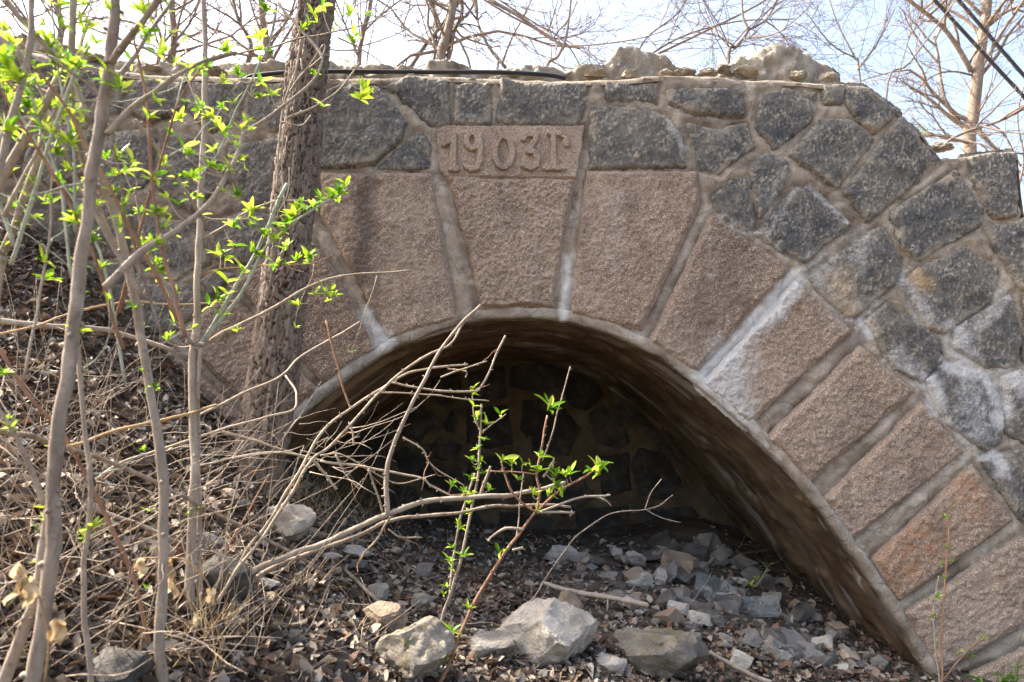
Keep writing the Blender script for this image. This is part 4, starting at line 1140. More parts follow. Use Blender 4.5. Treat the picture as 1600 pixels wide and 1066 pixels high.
shrub('shrub', 'shrub with dark curving stem close to the thick smooth grey stem', [
    ([(255, 1066), (250, 1004), (255, 891), (257, 778), (244, 666), (221, 532), (206, 445), (180, 333), (150, 263), (124, 195), (112, 64), (116, -60)], 1.85, 1.6, 17, 11, 'stem', True),
    ([(210, 188), (258, 250), (308, 323), (330, 360)], 1.7, 1.85, 8, 4, 'stem', False),
    ([(8, 0), (40, 38), (75, 75), (110, 110), (140, 190)], 1.5, 1.6, 11, 8, 'stem', False),
    ([(320, 540), (295, 530), (262, 450), (228, 380), (215, 300)], 1.85, 1.75, 8, 4, 'stem', False),
    ([(130, 200), (160, 150), (210, 90), (250, 30), (290, -40)], 1.6, 1.7, 9, 5, 'stem', False)],
    [(95, 172), (118, 212), (130, 188), (120, 305), (75, 100), (50, 58), (135, 42), (170, 250), (190, 240), (178, 278), (75, 195), (105, 130), (200, 300), (195, 270), (160, 125)], G, auto=44, auto_from=0.45, twigs=10, size=0.85)
shrub('shrub', 'shrub with slim upright brown stem and bright leafy side shoots crossing the furrowed trunk', [
    ([(293, 962), (297, 900), (300, 816), (302, 733), (300, 596), (308, 483), (311, 333), (319, 188), (319, 0), (322, -100)], 2.15, 2.1, 17, 8, 'stem', True),
    ([(312, 960), (310, 880), (312, 780), (308, 640), (314, 545)], 2.2, 2.12, 11, 6, 'stem', True),
    ([(308, 543), (338, 502), (379, 431), (398, 397), (428, 333), (438, 308), (448, 289)], 2.12, 2.2, 6, 6, 'stem_green', False),
    ([(311, 540), (345, 500), (375, 457), (413, 389), (450, 355), (480, 333), (520, 310), (543, 295)], 2.13, 2.2, 6, 3, 'stem_green', False),
    ([(328, 534), (372, 508), (413, 487), (488, 446), (544, 431), (645, 425)], 2.14, 2.35, 6, 3, 'stem_pale', False),
    ([(318, 372), (360, 350), (400, 325), (440, 314), (500, 316)], 2.12, 2.2, 4, 2.5, 'stem', False),
    ([(318, 430), (345, 422), (420, 415), (480, 413), (520, 400)], 2.12, 2.3, 2.5, 2, 'stem_red', False),
    ([(390, 460), (408, 440), (450, 385), (436, 400)], 2.2, 2.2, 2, 1.5, 'stem', False),
    ([(316, 275), (345, 230), (375, 160), (400, 110), (420, 70), (430, 20)], 2.1, 2.1, 4, 2, 'stem_green', False),
    ([(322, 100), (380, 82), (430, 72), (500, 52), (560, 40), (610, 20)], 2.1, 2.2, 4, 2, 'stem', False),
    ([(528, 58), (560, 72), (590, 95), (598, 112)], 2.18, 2.2, 3, 1.5, 'stem', False),
    ([(380, 210), (430, 175), (480, 135), (505, 90), (470, 50), (430, 0)], 2.1, 2.15, 6, 4, 'stem', False),
    ([(450, 186), (490, 168), (530, 140), (562, 98)], 2.14, 2.2, 5, 2.5, 'stem', False)],
    [(310, 172), (332, 186), (283, 186), (345, 130), (372, 122), (412, 78), (402, 62), (415, 20), (408, 155), (424, 152), (405, 130), (365, 165), (355, 212), (348, 204), (505, 168, 1.3), (560, 155, 1.4), (567, 140, 1.1), (503, 10), (490, 24), (472, 48), (482, 36), (545, 30), (570, 26), (555, 60), (540, 295), (528, 303), (514, 308), (500, 314), (490, 326), (478, 332, 1.3), (468, 326), (462, 340, 1.3), (456, 350, 1.2), (448, 358, 1.4), (436, 356), (440, 366), (424, 362), (412, 372, 1.2), (398, 402, 1.2), (380, 428, 1.3), (390, 396), (355, 442, 1.4), (450, 390), (430, 378), (366, 384), (345, 402), (352, 408), (425, 418), (436, 418), (446, 414), (463, 410), (482, 408, 1.3), (490, 408), (393, 330), (388, 340), (386, 355), (364, 358), (355, 460), (330, 480), (345, 495), (300, 515), (262, 535), (270, 507), (338, 470), (372, 520), (520, 468), (508, 460), (516, 455), (492, 462), (465, 480)], G, auto=14, auto_from=0.3, twigs=6, size=0.95)
shrub('shrub', 'bunch of low arching pale branches reaching across the mouth of the arch', [
    ([(336, 950), (360, 920), (398, 891), (469, 861), (500, 850), (605, 805), (680, 782), (760, 777), (800, 775), (840, 766), (883, 755)], 2.25, 2.6, 11, 6, 'stem', True),
    ([(340, 955), (380, 922), (420, 893), (470, 870), (560, 835), (612, 812), (718, 801), (789, 790), (892, 792)], 2.27, 2.62, 9, 4, 'stem', True),
    ([(606, 803), (604, 750), (612, 712), (625, 675), (660, 600), (700, 530), (751, 477)], 2.42, 2.45, 8, 4, 'stem', False),
    ([(334, 948), (368, 891), (405, 846), (450, 780), (488, 719), (515, 699), (566, 644), (605, 601), (660, 560), (700, 540), (722, 508), (742, 486)], 2.2, 2.6, 6, 3, 'stem_pale', True),
    ([(336, 950), (380, 870), (430, 800), (500, 680), (550, 637), (600, 605), (640, 584), (690, 573), (731, 569)], 2.22, 2.65, 6, 3, 'stem_pale', True),
    ([(612, 598), (663, 607), (706, 613), (740, 612), (750, 604), (763, 581), (776, 552), (790, 524)], 2.5, 2.6, 3.5, 3.5, 'stem_pale', False),
    ([(585, 613), (659, 615), (716, 622), (764, 627)], 2.5, 2.6, 3, 2, 'stem_pale', False),
    ([(500, 718), (575, 732), (656, 747), (674, 759), (708, 776)], 2.45, 2.5, 4, 3, 'stem_pale', False),
    ([(628, 682), (659, 701), (670, 722), (690, 738), (725, 757)], 2.45, 2.5, 3, 2, 'stem_pale', False),
    ([(500, 712), (526, 709), (549, 716), (575, 732), (605, 749), (631, 754), (680, 742)], 2.45, 2.5, 3, 1.5, 'stem_pale', False),
    ([(526, 712), (540, 740), (563, 766)], 2.45, 2.45, 3, 2.5, 'stem_pale', False), ([(545, 660), (552, 680), (554, 698)], 2.45, 2.45, 3, 2.5, 'stem_pale', False), ([(490, 718), (508, 740), (526, 764)], 2.4, 2.42, 4, 4, 'stem_pale', False),
    ([(575, 732), (590, 770), (598, 800)], 2.45, 2.45, 3.5, 3, 'stem', False),
    ([(612, 806), (590, 840), (570, 862), (560, 880)], 2.45, 2.5, 4, 2.5, 'stem_pale', False), ([(605, 826), (625, 838), (658, 840)], 2.45, 2.5, 3, 2, 'stem_pale', False),
    ([(510, 500), (524, 560), (534, 600), (548, 640)], 2.5, 2.5, 3, 3, 'stem_red', False),
    ([(752, 774), (758, 752), (765, 728)], 2.55, 2.55, 5, 4, 'stem', False), ([(690, 590), (735, 574), (760, 566)], 2.55, 2.6, 3, 2, 'stem_pale', False), ([(700, 576), (728, 580), (728, 590)], 2.6, 2.6, 3, 2, 'stem_pale', False),
    ([(330, 944), (350, 880), (356, 812), (376, 740)], 2.2, 2.2, 4, 2, 'stem', True), ([(345, 946), (352, 870), (386, 800), (420, 740)], 2.25, 2.3, 4, 2, 'stem_red', True)],
    [(704, 762, 0.9), (724, 772, 0.8)], G, twigs=16, twig_len=0.1)
shrub('shrub', 'long reddish shoot with lime leaves rising in front of the arch', [
    ([(688, 1064), (705, 1025), (721, 985), (770, 891), (811, 835), (838, 801), (875, 767), (913, 745), (931, 730)], 2.45, 2.55, 6.5, 3, 'stem_red', True),
    ([(838, 801), (842, 770), (838, 742), (846, 700), (855, 650)], 2.5, 2.5, 4, 3, 'stem_red', False),
    ([(890, 572), (880, 610), (872, 640), (858, 690), (846, 720)], 2.52, 2.5, 2, 2.5, 'stem', False),
    ([(838, 801), (815, 785), (798, 765), (788, 738), (783, 720)], 2.5, 2.5, 4, 2.5, 'stem_red', False),
    ([(818, 828), (790, 826), (770, 838), (764, 846)], 2.5, 2.48, 5, 3, 'stem', False),
    ([(806, 842), (812, 790), (818, 740)], 2.5, 2.5, 2.5, 1.5, 'stem_pale', False),
    ([(845, 799), (894, 782), (930, 776), (954, 773)], 2.5, 2.55, 4, 3, 'stem', False), ([(930, 776), (945, 782), (954, 790)], 2.55, 2.55, 3, 2, 'stem', False),
    ([(838, 801), (890, 800), (892, 802)], 2.5, 2.55, 4, 4, 'stem_pale', False), ([(848, 745), (865, 722), (864, 720)], 2.5, 2.5, 4, 4, 'stem', False), ([(838, 742), (800, 738), (766, 734)], 2.5, 2.5, 2.5, 2, 'stem_red', False), ([(800, 860), (815, 856), (816, 856)], 2.5, 2.5, 4, 4, 'stem_pale', False)],
    [(855, 642, 1.9), (783, 722, 1.8), (800, 726, 0.9), (816, 728, 1.1), (842, 716, 1.4), (840, 740, 1.2), (808, 752, 1.0), (865, 762, 1.2), (880, 775, 1.3), (868, 748, 1.1), (890, 745, 1.5), (885, 748, 1.1), (931, 735, 1.9), (925, 740, 1.3), (938, 742, 1.2), (855, 778, 1.0), (832, 775, 1.0), (780, 866, 1.1), (730, 953, 0.9), (706, 990, 1.2), (692, 1032, 0.9), (840, 800, 0.8), (862, 735, 0.9), (828, 732, 0.9)], G, size=0.92)
shrub('shrub', 'thin upright shoot with small lime leaves left of the long reddish shoot', [
    ([(684, 1004), (694, 960), (710, 910), (733, 816), (746, 741), (751, 666), (753, 632)], 2.62, 2.62, 6, 3, 'stem', True), ([(700, 948), (706, 900), (714, 840), (728, 780), (742, 740)], 2.62, 2.64, 4, 3, 'stem', False),
    ([(752, 676), (742, 652), (738, 622), (740, 604)], 2.62, 2.62, 3, 1.5, 'stem', False), ([(752, 678), (770, 662), (790, 646)], 2.62, 2.62, 2.5, 1.5, 'stem', False)],
    [(741, 606, 0.8), (738, 618, 0.9), (740, 636, 1.1), (746, 655, 1.1), (758, 664, 1.1), (781, 650, 1.1), (756, 690, 0.9), (748, 704, 1.0), (737, 722, 0.9), (732, 752, 1.2), (752, 742, 0.9), (748, 736, 0.8), (761, 768, 1.2), (724, 774, 1.0), (733, 790, 1.0), (736, 804, 0.8), (718, 830, 1.3), (706, 858, 0.8), (726, 872, 1.2), (704, 880, 1.1), (706, 890, 0.9), (699, 918, 0.8), (694, 930, 0.6), (751, 720, 0.8), (738, 770, 0.8)], G, size=0.92)
shrub('shrub', 'fine bare forked twig in front of the dark back wall', [
    ([(880, 866), (913, 827), (950, 805), (980, 799), (1007, 797), (1030, 790), (1052, 774)], 2.9, 2.95, 2.5, 1.5, 'stem', True), ([(1007, 797), (1018, 770), (1033, 748)], 2.93, 2.93, 1.8, 1.2, 'stem', False), ([(1007, 797), (1030, 808), (1064, 816)], 2.93, 2.95, 1.8, 1.2, 'stem', False)], [], G, cat='twig')
shrub('shrub', 'thin leafy shoot in front of the lowest voussoirs', [
    ([(1472, 1066), (1474, 980), (1478, 900), (1482, 840), (1484, 790)], 3.1, 3.2, 4, 2, 'stem_red', True), ([(1468, 1060), (1460, 1000), (1458, 950), (1466, 900)], 3.1, 3.15, 3, 1.5, 'stem', True), ([(1472, 1064), (1495, 1035), (1520, 1010), (1536, 998)], 3.1, 3.15, 3, 1.5, 'stem_red', True)],
    [(1484, 794, 0.7), (1478, 810, 0.7), (1482, 858, 0.7), (1489, 878, 0.8), (1470, 884, 0.8), (1474, 905, 0.7), (1466, 936, 0.9), (1456, 965, 0.9), (1462, 966, 0.7), (1536, 1000, 0.9), (1510, 1018, 0.9), (1498, 1022, 0.8), (1518, 1028, 0.7), (1450, 934, 0.6)], G, size=0.85)
shrub('shrub', 'tiny green seedling in the shade beside the plastic trash', [([(1152, 942), (1166, 926), (1184, 912), (1194, 896), (1199, 886)], 4.0, 4.0, 3, 1.5, 'stem', True)], [(1199, 886, 1.0), (1194, 900, 0.9), (1185, 908, 0.8), (1172, 916, 0.9), (1164, 924, 0.8)], G, size=1.0, cat='seedling')
shrub('shrub', 'leaning brown stems at the photo edge beside the thick smooth grey stem', [
    ([(0, 398), (12, 380), (41, 300), (64, 225), (72, 150)], 1.75, 1.7, 14, 9, 'stem', False), ([(-30, 330), (0, 285), (40, 215), (62, 180), (90, 120)], 1.6, 1.6, 15, 10, 'stem', False), ([(-6, 470), (0, 398)], 1.76, 1.75, 14, 14, 'stem', True), ([(5, 250), (30, 150), (45, 75), (49, 0), (52, -60)], 1.4, 1.4, 12, 9, 'stem', True)],
    [(15, 125, 1.1), (45, 172, 1.1), (12, 206), (18, 116), (30, 130), (4, 206), (48, 345), (12, 328), (60, 135), (22, 72), (10, 100)], G, auto=16, twigs=6, size=0.95)

cs_ = []
for k in range(15):
    u0, u1 = rng.uniform(-40, 300), rng.uniform(-60, 360)
    v0 = rng.uniform(330, 620)
    cs_.append(([(u0, v0), (u0 * 0.7 + u1 * 0.3 + rng.normal(0, 15), v0 * 0.65), (u0 * 0.35 + u1 * 0.65 + rng.normal(0, 15), v0 * 0.32), (u1, rng.uniform(-60, 120))], 1.5 + 0.3 * rng.random(), 1.35 + 0.3 * rng.random(), rng.uniform(4, 8), rng.uniform(2, 4), ('stem', 'stem_red', 'stem_green')[k % 3], False))
cs_.insert(0, ([(140, 1050), (132, 900), (140, 760), (128, 600), (120, 480), (130, 400)], 1.7, 1.6, 9, 6, 'stem', True))
shrub('shrub', 'leafy twiggy shrub of many thin branches filling the corner above the bank', cs_, [], G, auto=95, auto_from=0.25, twigs=26, size=1.0)

def stick(name, label, px, y0, y1, w0, w1, mt, cat='stick', group=None, twigs=0):
    s = smooth_line(line3(px, y0, y1), 8)
    s[:, 2] += 0.004 * fbm(s, 8, 2, 3)
    r = np.linspace(w0 * y0, w1 * y1, len(s)) / F / 2 * (1 + 0.1 * fbm(s, 20, 2, 9))
    mb = MB(); mb.tube(s, r, 7, 0.4)
    for _ in range(twigs):
        i = rng.integers(1, len(s) - 1); pts, _d = jitter_line(s[i], rng.normal(size=3) + np.array([0, 0, 0.4]), rng.uniform(0.04, 0.14), 4, 0.2)
        mb.tube(pts, np.linspace(r[i] * 0.4, r[i] * 0.2, 5), 4, 0.6)
    return tag(mb.build(name, M[mt]), label, cat, group)
S_ = 'sticks lying over the bank'
def gy(u, v): return float(ground_hit(u, v)[1])
stick('fallen_stick', 'grey brown stick lying across the rubble in front of the arch', [(850, 912), (885, 922), (930, 930), (975, 938), (1013, 948)], 3.45, 3.3, 7, 9, 'stem', group=S_, twigs=2)
stick('fallen_stick', 'short grey stick on the litter under the arching branch', [(538, 890), (555, 905), (575, 925), (592, 942)], gy(538, 890) - .02, gy(592, 942) - .02, 6, 6, 'stem', group=S_)
stick('fallen_stick', 'long crooked branch lying on the bank behind the upright stems', [(-20, 805), (60, 800), (130, 800), (180, 808), (230, 828), (280, 850), (330, 868), (390, 885)], 2.2, 2.45, 9, 8, 'stem', group=S_, twigs=4)
stick('fallen_stick', 'dark bent stick low beside the pale rounded block', [(1108, 1018), (1130, 1030), (1155, 1046), (1180, 1058), (1205, 1066)], 3.0, 2.98, 6, 7, 'stem', group=S_)
stick('fallen_stick', 'curved root like stick beside the brownish block', [(428, 905), (446, 920), (462, 930), (484, 933)], gy(430, 915) - .02, gy(484, 935) - .02, 9, 7, 'stem', group=S_)
stick('fallen_stick', 'grey bent branch lying across the bank at the photo edge', [(-10, 500), (50, 507), (112, 511), (160, 516), (195, 524), (270, 547)], 2.3, 2.6, 10, 7, 'stem', group=S_, twigs=3)
stick('leaning_stalk', 'long pale dry stalk running level across the upright stems', [(-10, 526), (60, 508), (112, 490), (202, 472), (278, 477), (375, 470)], 1.9, 2.3, 4, 2.5, 'straw', 'stalk', S_)
stick('leaning_branch', 'long mauve branch slanting down across the stems toward the rocks', [(-10, 672), (50, 684), (101, 698), (188, 730), (278, 771), (356, 812), (450, 861), (503, 891)], 1.5, 2.5, 10, 4, 'stem', 'branch', S_)
stick('leaning_branch', 'pale dry stalk rising past the upright brown stem', [(105, 698), (160, 680), (225, 663), (290, 648), (338, 633)], 1.7, 2.2, 5, 4, 'straw', 'stalk', S_)
stick('leaning_branch', 'thin rusty red stem slanting down to the litter', [(-5, 540), (49, 622), (90, 665), (120, 715), (176, 827), (210, 906), (236, 1022)], 1.7, 1.95, 6, 6, 'stem_red', 'branch', S_)
stick('leaning_branch', 'white arching twig hooked in front of the furrowed tree', [(150, 750), (188, 723), (233, 707), (315, 682), (360, 667), (415, 652), (458, 641), (463, 620), (460, 606), (446, 588)], 2.3, 2.75, 5, 3, 'stem_pale', 'twig', S_)
stick('leaning_branch', 'pale straight twig rising across the tree base toward the voussoirs', [(300, 656), (370, 620), (439, 588), (465, 562), (510, 534), (563, 502)], 2.4, 2.9, 4, 3, 'stem_pale', 'twig', S_)
stick('leaning_branch', 'pale branch running down past the tree foot to the twig tangle', [(345, 675), (400, 690), (450, 705), (488, 723)], 2.5, 2.6, 5, 3, 'stem_pale', 'twig', S_)
stick('leaning_branch', 'thin level twig at the foot of the furrowed tree', [(300, 730), (370, 716), (431, 705), (500, 718)], 2.4, 2.5, 4, 3, 'stem_pale', 'twig', S_)
stick('leaning_branch', 'thin twig slanting from the bank beneath the white arching twig', [(60, 900), (150, 860), (250, 800), (340, 745), (380, 690)], 2.0, 2.5, 3, 2, 'stem_pale', 'twig', S_)

# tangle of thin dry twigs on the bank and dry straw: nobody could count them
tb = MB()
for _ in range(240):
    u, v = rng.uniform(-60, 620), rng.uniform(420, 1060)
    if v < 380 + u * 0.85: continue
    p = ground_hit(u, v); p = p + np.array([0, -0.02, rng.uniform(0.0, 0.06)])
    d = np.array([rng.normal(0, 1), rng.normal(0, 0.6), rng.normal(0.12, 0.35)])
    pts, _d = jitter_line(p, d, rng.uniform(0.08, 0.45), 5, 0.16)
    tb.tube(pts, np.linspace(rng.uniform(0.0012, 0.0032), 0.0009, 6), 4, rng.random())
for _ in range(170):                                           # thin dead stems rising from the bank
    u, v = rng.uniform(-40, 420), rng.uniform(560, 1066)
    if v < 420 + u * 0.8: continue
    p = ground_hit(u, v); d = np.array([rng.normal(0.15, 0.55), rng.normal(-0.1, 0.3), rng.uniform(0.3, 1.2)])
    pts, _d = jitter_line(p, d, rng.uniform(0.2, 0.85), 7, 0.13, -0.05)
    tb.tube(pts, np.linspace(rng.uniform(0.0010, 0.0023), 0.0007, 8), 4, rng.random())
for _ in range(26):                                           # pale tangle at the mouth of the arch
    p = at(rng.normal(500, 45), rng.normal(705, 35), rng.uniform(2.4, 2.9)); d = np.array([rng.normal(0.3, 0.9), rng.normal(0, 0.3), rng.normal(0.1, 0.5)])
    pts, _d = jitter_line(p, d, rng.uniform(0.06, 0.4), 6, 0.2)
    tb.tube(pts, np.linspace(rng.uniform(0.0012, 0.0026), 0.0008, 7), 4, rng.random() * 0.3)
for _ in range(150):
    u, v = rng.uniform(600, 1200), rng.uniform(850, 1060)
    p = ground_hit(u, v); p[2] += 0.01
    pts, _d = jitter_line(p, np.array([rng.normal(0, 1), rng.normal(0, 0.6), rng.normal(0.1, 0.25)]), rng.uniform(0.05, 0.28), 5, 0.16)
    tb.tube(pts, np.linspace(rng.uniform(0.001, 0.0025), 0.0008, 6), 4, rng.random())
o = tb.build('dry_twigs', M['stem']); tag(o, 'tangle of thin dry twigs strewn over bank and litter', 'twigs', kind='stuff')
sb = MB()
def blades(c, n, spread, hgt, lean=0.5, wid=0.0016, sbm=None):
    for _ in range(n):
        p = np.array(c) + np.array([rng.normal(0, spread), rng.normal(0, spread * 0.6), 0])
        d = np.array([rng.normal(0, lean), rng.normal(0, lean), 1.0])
        pts, _d = jitter_line(p, d, hgt * rng.uniform(0.4, 1.1), 4, 0.12, -0.08)
        t = np.linspace(1, 0.15, 5) * wid
        sd = np.array([rng.normal(), rng.normal(), 0.0]); sd /= np.linalg.norm(sd)
        V = np.vstack([pts - sd * t[:, None], pts + sd * t[:, None]])
        k = np.arange(4)
        sbm.add(V, np.c_[k, k + 1, k + 6, k + 5], rng.random())
for _ in range(130):
    u, v = rng.uniform(-40, 560), rng.uniform(520, 1066)
    if v < 430 + u * 0.85: continue
    p = ground_hit(u, v); blades(p, 5, 0.03, 0.16, 0.8, 0.0016, sb)
for _ in range(90):
    p = ground_hit(rng.uniform(420, 640), rng.uniform(760, 830)); blades(p, 5, 0.03, 0.22, 0.7, 0.0012, sb)
for _ in range(20):
    p = ground_hit(rng.normal(300, 30), rng.normal(985, 30)); blades(p, 5, 0.03, 0.18, 0.5, 0.002, sb)
o = sb.build('dry_grass', M['straw']); tag(o, 'dry straw coloured grass scattered over bank and litter', 'grass', kind='stuff')
tb2 = MB()
for _ in range(900):
    x = rng.uniform(-2.7, 1.7); y = rng.uniform(YW + 0.24, YW + 1.0)
    blades((x, y, max(emb_z(x, y) - 0.02, float(np.interp(x, cp[:, 0], cp[:, 1])) - 0.03 if y < YW + 0.5 else -9)), 2, 0.02, 0.10, 0.6, 0.0012, tb2)
o = tb2.build('dry_grass', M['straw']); tag(o, 'dry straw grass fringe along the top of the wall', 'grass', kind='stuff')
for u, v, y, n, hgt, lb in ((905, 108, YW + 0.32, 60, 0.10, 'small green grass tuft beside the end of the hose'), (1100, 102, YW + 0.55, 60, 0.09, 'sparse green grass tuft between the two cap lumps'), (1432, 206, YW + 0.3, 45, 0.10, 'green grass tuft on the stepped end of the wall')):
    mb = MB(); blades(at(u, v, y), n, 0.05, hgt, 0.5, 0.0016, mb); tag(mb.build('grass_tuft', M['grass']), lb, 'grass', 'green grass tufts on the wall top')

# withered pale leaves hanging on dry stalks
def withered(label, px, hang, y):
    s = smooth_line(line3(px, y, y), 6); root = empty('withered_stalk', s[0]); tag(root, label, 'stalk', 'withered stalks by the stems')
    mb = MB(); mb.tube(s, np.linspace(0.0028, 0.0015, len(s)), 5, 0.1); keep(mb.build('stem', M['straw']), root)
    for (u, v, l) in hang:
        m_ = MB(); p = at(u, v, y - 0.01)
        for q in range(3):
            V, f = leaf_mesh(l * y / F * rng.uniform(0.7, 1.0), l * y / F * 0.22, rng.uniform(-0.4, 0.4), rng.uniform(-0.8, 0.8), 7)
            V[:, 2] += 0.006 * np.sin(V[:, 0] * 160 + q); V[:, 1] += 0.006 * np.sin(V[:, 0] * 110 + q * 2)
            V = V @ roty(rng.uniform(1.2, 1.8)).T @ rotz(rng.uniform(0, 6.28)).T
            m_.add(V + p, f, rng.random())
        keep(m_.build('withered_leaf', M['drypale']), root)
withered('dry stalk with pale withered leaves hanging beside the dark curving stem', [(340, 945), (320, 905), (290, 876), (262, 872), (225, 872), (205, 876)], [(222, 872, 30), (266, 874, 34), (270, 905, 28), (330, 920, 24), (305, 960, 22)], 1.95)
withered('dry stalk with curled tan leaves below the thick smooth grey stem', [(70, 1066), (76, 1000), (60, 930), (40, 900)], [(40, 900, 44), (92, 968, 40), (30, 880, 30)], 1.45)

# green herb at the arch foot
hb_ = empty('herb', at(1562, 1082, 3.25)); tag(hb_, 'green leafy herb at the foot of the lowest voussoir', 'plant')
for k in range(9):
    mb = MB(); p0 = np.array(hb_.location) + np.array([rng.normal(0, 0.05), rng.normal(0, 0.03), -0.02])
    pts, _d = jitter_line(p0, (rng.normal(0, 0.4), rng.normal(0, 0.3), 1), rng.uniform(0.06, 0.15), 5, 0.1)
    mb.tube(pts, 0.0016, 4, 0.2)
    for q in pts[1:]:
        for w in range(2):
            V, f = leaf_mesh(rng.uniform(0.025, 0.05), rng.uniform(0.006, 0.011), 0.4, 0.3)
            mb.add(V @ roty(-rng.uniform(0, 0.9)).T @ rotz(rng.uniform(0, 6.28)).T + q, f, rng.random())
    keep(mb.build('stem_with_leaves', M['grass']), hb_)

# ------------------------------------------------------------------ leaf litter: nobody could count it
LV, LF, LA, n0 = [], [], [], 0
tries = 0
lm = [leaf_mesh(1.0, 0.26 + 0.14 * random.random(), random.uniform(-0.5, 0.7), random.uniform(-0.9, 1.2), 3) for _ in range(12)]
NL = 21000
px = np.c_[rng.uniform(-80, 1500, NL * 2), rng.uniform(360, 1100, NL * 2)]
sel = (px[:, 1] > 285 + np.maximum(px[:, 0], 0) * 0.85) | (px[:, 1] > 800 + np.maximum(0, (px[:, 0] - 500)) * 0.10)
px = px[sel]
ysn = np.linspace(1.2, 5.2, 110)
cnt = 0
for u, v in px:
    if cnt >= NL: break
    if u > 900 and v < 930 + (u - 900) * 0.18 and rng.random() < 0.55: continue
    LV.append((u, v)); cnt += 1
pts2 = np.array(LV); LV = []
best = np.full(len(pts2), np.nan)
gxs, gys = np.linspace(-5, 5, 401), np.linspace(0.5, 5.6, 205)
GZ = ground_z(*[q.ravel() for q in np.meshgrid(gxs, gys)]).reshape(len(gys), len(gxs))
def gz_fast(x, y):
    i = np.clip(((x + 5) / 10 * 400).astype(int), 0, 400); j = np.clip(((y - 0.5) / 5.1 * 204).astype(int), 0, 204)
    return GZ[j, i]
for yy in ysn:
    p = at(pts2[:, 0], pts2[:, 1], np.full(len(pts2), yy))
    hit = np.isnan(best) & (p[:, 2] < gz_fast(p[:, 0], p[:, 1]))
    best[hit] = yy
ok = ~np.isnan(best)
P = at(pts2[ok, 0], pts2[ok, 1], best[ok])
P[:, 1] += rng.normal(0, 0.03, len(P)); P[:, 0] += rng.normal(0, 0.02, len(P))
P[:, 2] = ground_z(P[:, 0], P[:, 1]) + rng.uniform(0.0, 0.022, len(P))
wide = np.c_[rng.uniform(-4.2, 4.4, 5200), rng.uniform(0.2, 3.45, 5200)]
P = np.vstack([P, np.c_[wide, ground_z(wide[:, 0], wide[:, 1]) + rng.uniform(0.0, 0.02, len(wide))]])      # the same litter beyond the picture
for p in P:
    if p[1] > YB - 0.05: continue
    V, f = lm[rng.integers(12)]
    l = (0.016 + 0.05 * rng.random() ** 1.6) * (1.2 if p[1] < 2.4 else 0.9)
    V = (V - np.array([0.5, 0, 0])) * l
    a, b, c = rng.normal(0, 0.45), rng.normal(0, 0.45), rng.uniform(0, 6.28)
    Rm = rotz(c) @ roty(a) @ np.array([[1, 0, 0], [0, math.cos(b), -math.sin(b)], [0, math.sin(b), math.cos(b)]])
    LV.append(V @ Rm.T + p); LF.append(f + n0); LA.append(np.full(len(V), np.clip(rng.beta(2.0, 2.2), 0, 1))); n0 += len(V)
o = mesh_obj('leaf_litter', np.vstack(LV), np.vstack(LF), M['litter'], None, {'tint': np.concatenate(LA)})
tag(o, 'curled brown fallen leaves covering the bank and the ground', 'leaf litter', kind='stuff')
# gravel crumbs
GV, GF, n0 = [], [], 0
v2, f2_ = ICO[2] if False else ico(1)
for _ in range(5200):
    u, v = rng.uniform(350, 1420), rng.uniform(800, 1066)
    GV.append((u, v))
pts2 = np.array(GV); GV = []; best = np.full(len(pts2), np.nan)
for yy in ysn:
    p = at(pts2[:, 0], pts2[:, 1], np.full(len(pts2), yy)); hit = np.isnan(best) & (p[:, 2] < gz_fast(p[:, 0], p[:, 1])); best[hit] = yy
ok = ~np.isnan(best); P = at(pts2[ok, 0], pts2[ok, 1], best[ok])
for p in P:
    if p[1] > YB - 0.03: continue
    s = 0.004 + 0.014 * rng.random() ** 2
    V = v2 * s * rng.uniform(0.5, 1.1, 3) * (1 + rng.normal(0, 0.12, v2.shape))
    GV.append(V + p); GF.append(f2_ + n0); n0 += len(V)
o = mesh_obj('gravel', np.vstack(GV), np.vstack(GF), M['rock_grey'], None, None, False)
tag(o, 'crumbs of grey gravel between the leaves and the rubble', 'gravel', kind='stuff')

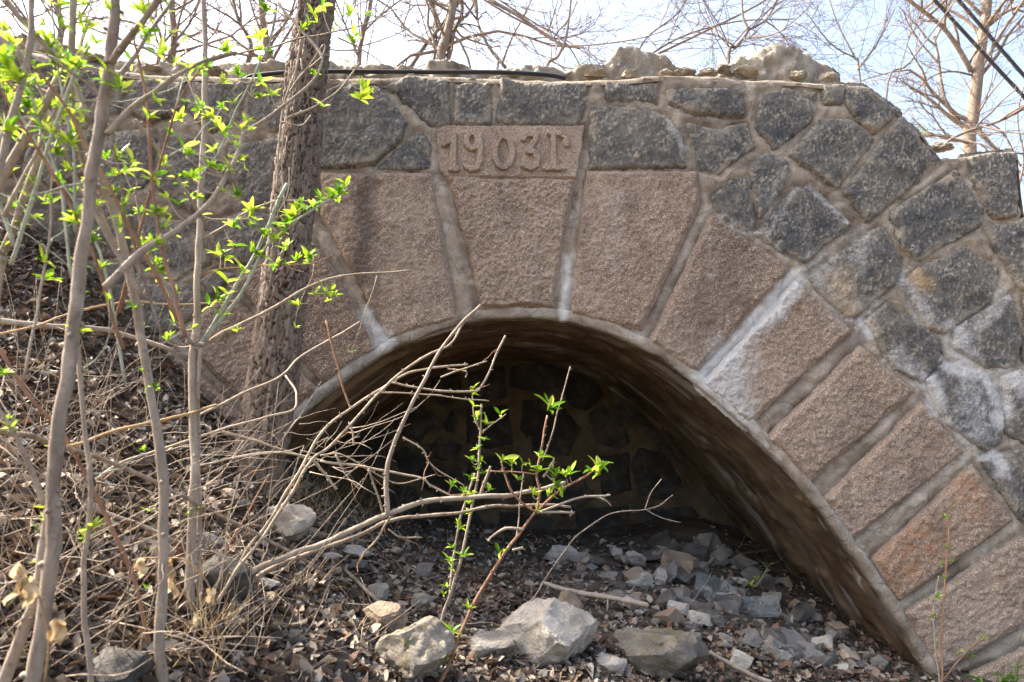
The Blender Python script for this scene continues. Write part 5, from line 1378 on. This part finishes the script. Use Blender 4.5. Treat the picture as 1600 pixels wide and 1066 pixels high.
# ------------------------------------------------------------------ hose, cables, trash
q = smooth_line(line3([(372, 132), (384, 124), (396, 119), (440, 114), (500, 112), (560, 112), (680, 113), (760, 113), (820, 115), (860, 118), (884, 123)], YW + 0.04, YW + 0.06), 8)
mb = MB(); mb.tube(q, 0.0125, 12, 0.5); tag(mb.build('hose', M['rubber']), 'black rubber hose lying along the top of the wall', 'hose')
for a, b, w, lb in (((1340, -132), (1760, 322), 6, 'lower of the two black cables crossing the sky at the corner'), ((1380, -138), (1760, 300), 6, 'upper of the two black cables crossing the sky at the corner')):
    mb = MB(); p = line3([a, ((a[0] + b[0]) / 2, (a[1] + b[1]) / 2 + 3), b], 6.5, 6.5); mb.tube(smooth_line(p, 12), w * 6.5 / F / 2, 8, 0.5)
    tag(mb.build('cable', M['cable']), lb, 'cable', 'overhead cables')
def tray(label, u, v, w, d, h, mat, rot, y=None, name='plastic_tray'):
    p = ground_hit(u, v) if y is None else at(u, v, y)
    r0, r1, r2, r3 = 0.82, 1.0, 1.08, 0.78
    def ring(s, z):
        out = []
        for cx, cy in ((1, 1), (-1, 1), (-1, -1), (1, -1)):
            for k in range(4):
                a = math.atan2(cy, cx) - math.pi / 4 + k * math.pi / 6
                out.append((s * (cx * (w / 2 - 0.012)) + 0.012 * math.cos(a), s * (cy * (d / 2 - 0.012)) + 0.012 * math.sin(a), z))
        return np.array(out)
    rings = [ring(0.8, 0.002), ring(r0, 0), ring(r1, h), ring(r2, h + 0.001), ring(r2, h - 0.002), ring(r1 * 0.99 + 0.01, h - 0.003), ring(r0 + 0.02, 0.004), ring(0.8, 0.005)]
    V = np.vstack(rings); n = 16; Fq = []
    for k in range(len(rings) - 1):
        for j in range(n): Fq.append((k * n + j, k * n + (j + 1) % n, (k + 1) * n + (j + 1) % n, (k + 1) * n + j))
    Fq.append(tuple(range(n))[::-1]); Fq.append(tuple((len(rings) - 1) * n + j for j in range(n)))
    o = mesh_obj(name, V, Fq, mat, None, None, False)
    o.location = p + np.array([0, 0, 0.02]); o.rotation_euler = rot
    return tag(o, label, 'trash', 'plastic trash on the rubble')
tray('dark plastic food tray lying tilted low on the rubble heap', 1232, 1004, 0.22, 0.15, 0.03, M['grey_plastic'], (-2.7, 0.12, 0.35), 3.32)
tray('cloudy clear plastic box lying open on the rubble heap', 1116, 940, 0.22, 0.17, 0.07, M['clear'], (0.5, 0.25, 0.5), 3.72)
tray('cloudy clear plastic lid behind the dark plastic tray', 1185, 960, 0.2, 0.15, 0.03, M['clear'], (0.35, -0.1, -0.3), 3.6)
mb = MB(); q = line3([(1000, 875), (1040, 857)], 4.5, 4.55); qs = smooth_line(q, 8); mb.tube(qs, 0.018, 10, 0.5); tag(mb.build('plastic_tube', M['white_plastic']), 'dull white plastic tube in the shaded rubble', 'trash', 'plastic trash on the rubble')
mb = MB(); q = smooth_line(line3([(966, 880), (972, 878), (985, 884), (1006, 890), (1014, 893), (1018, 895)], 4.35, 4.3), 5); mb.tube(q, np.interp(np.linspace(0, 1, len(q)), [0, 0.1, 0.2, 0.75, 0.9, 1], [0.030, 0.042, 0.042, 0.036, 0.016, 0.014]), 12, 0.5); tag(mb.build('plastic_bottle', M['teal_plastic']), 'crushed teal plastic bottle in the shaded rubble', 'trash', 'plastic trash on the rubble')
print('objects', len(bpy.data.objects), 'tris', sum(len(o.data.polygons) * 2 for o in bpy.data.objects if o.type == 'MESH'))
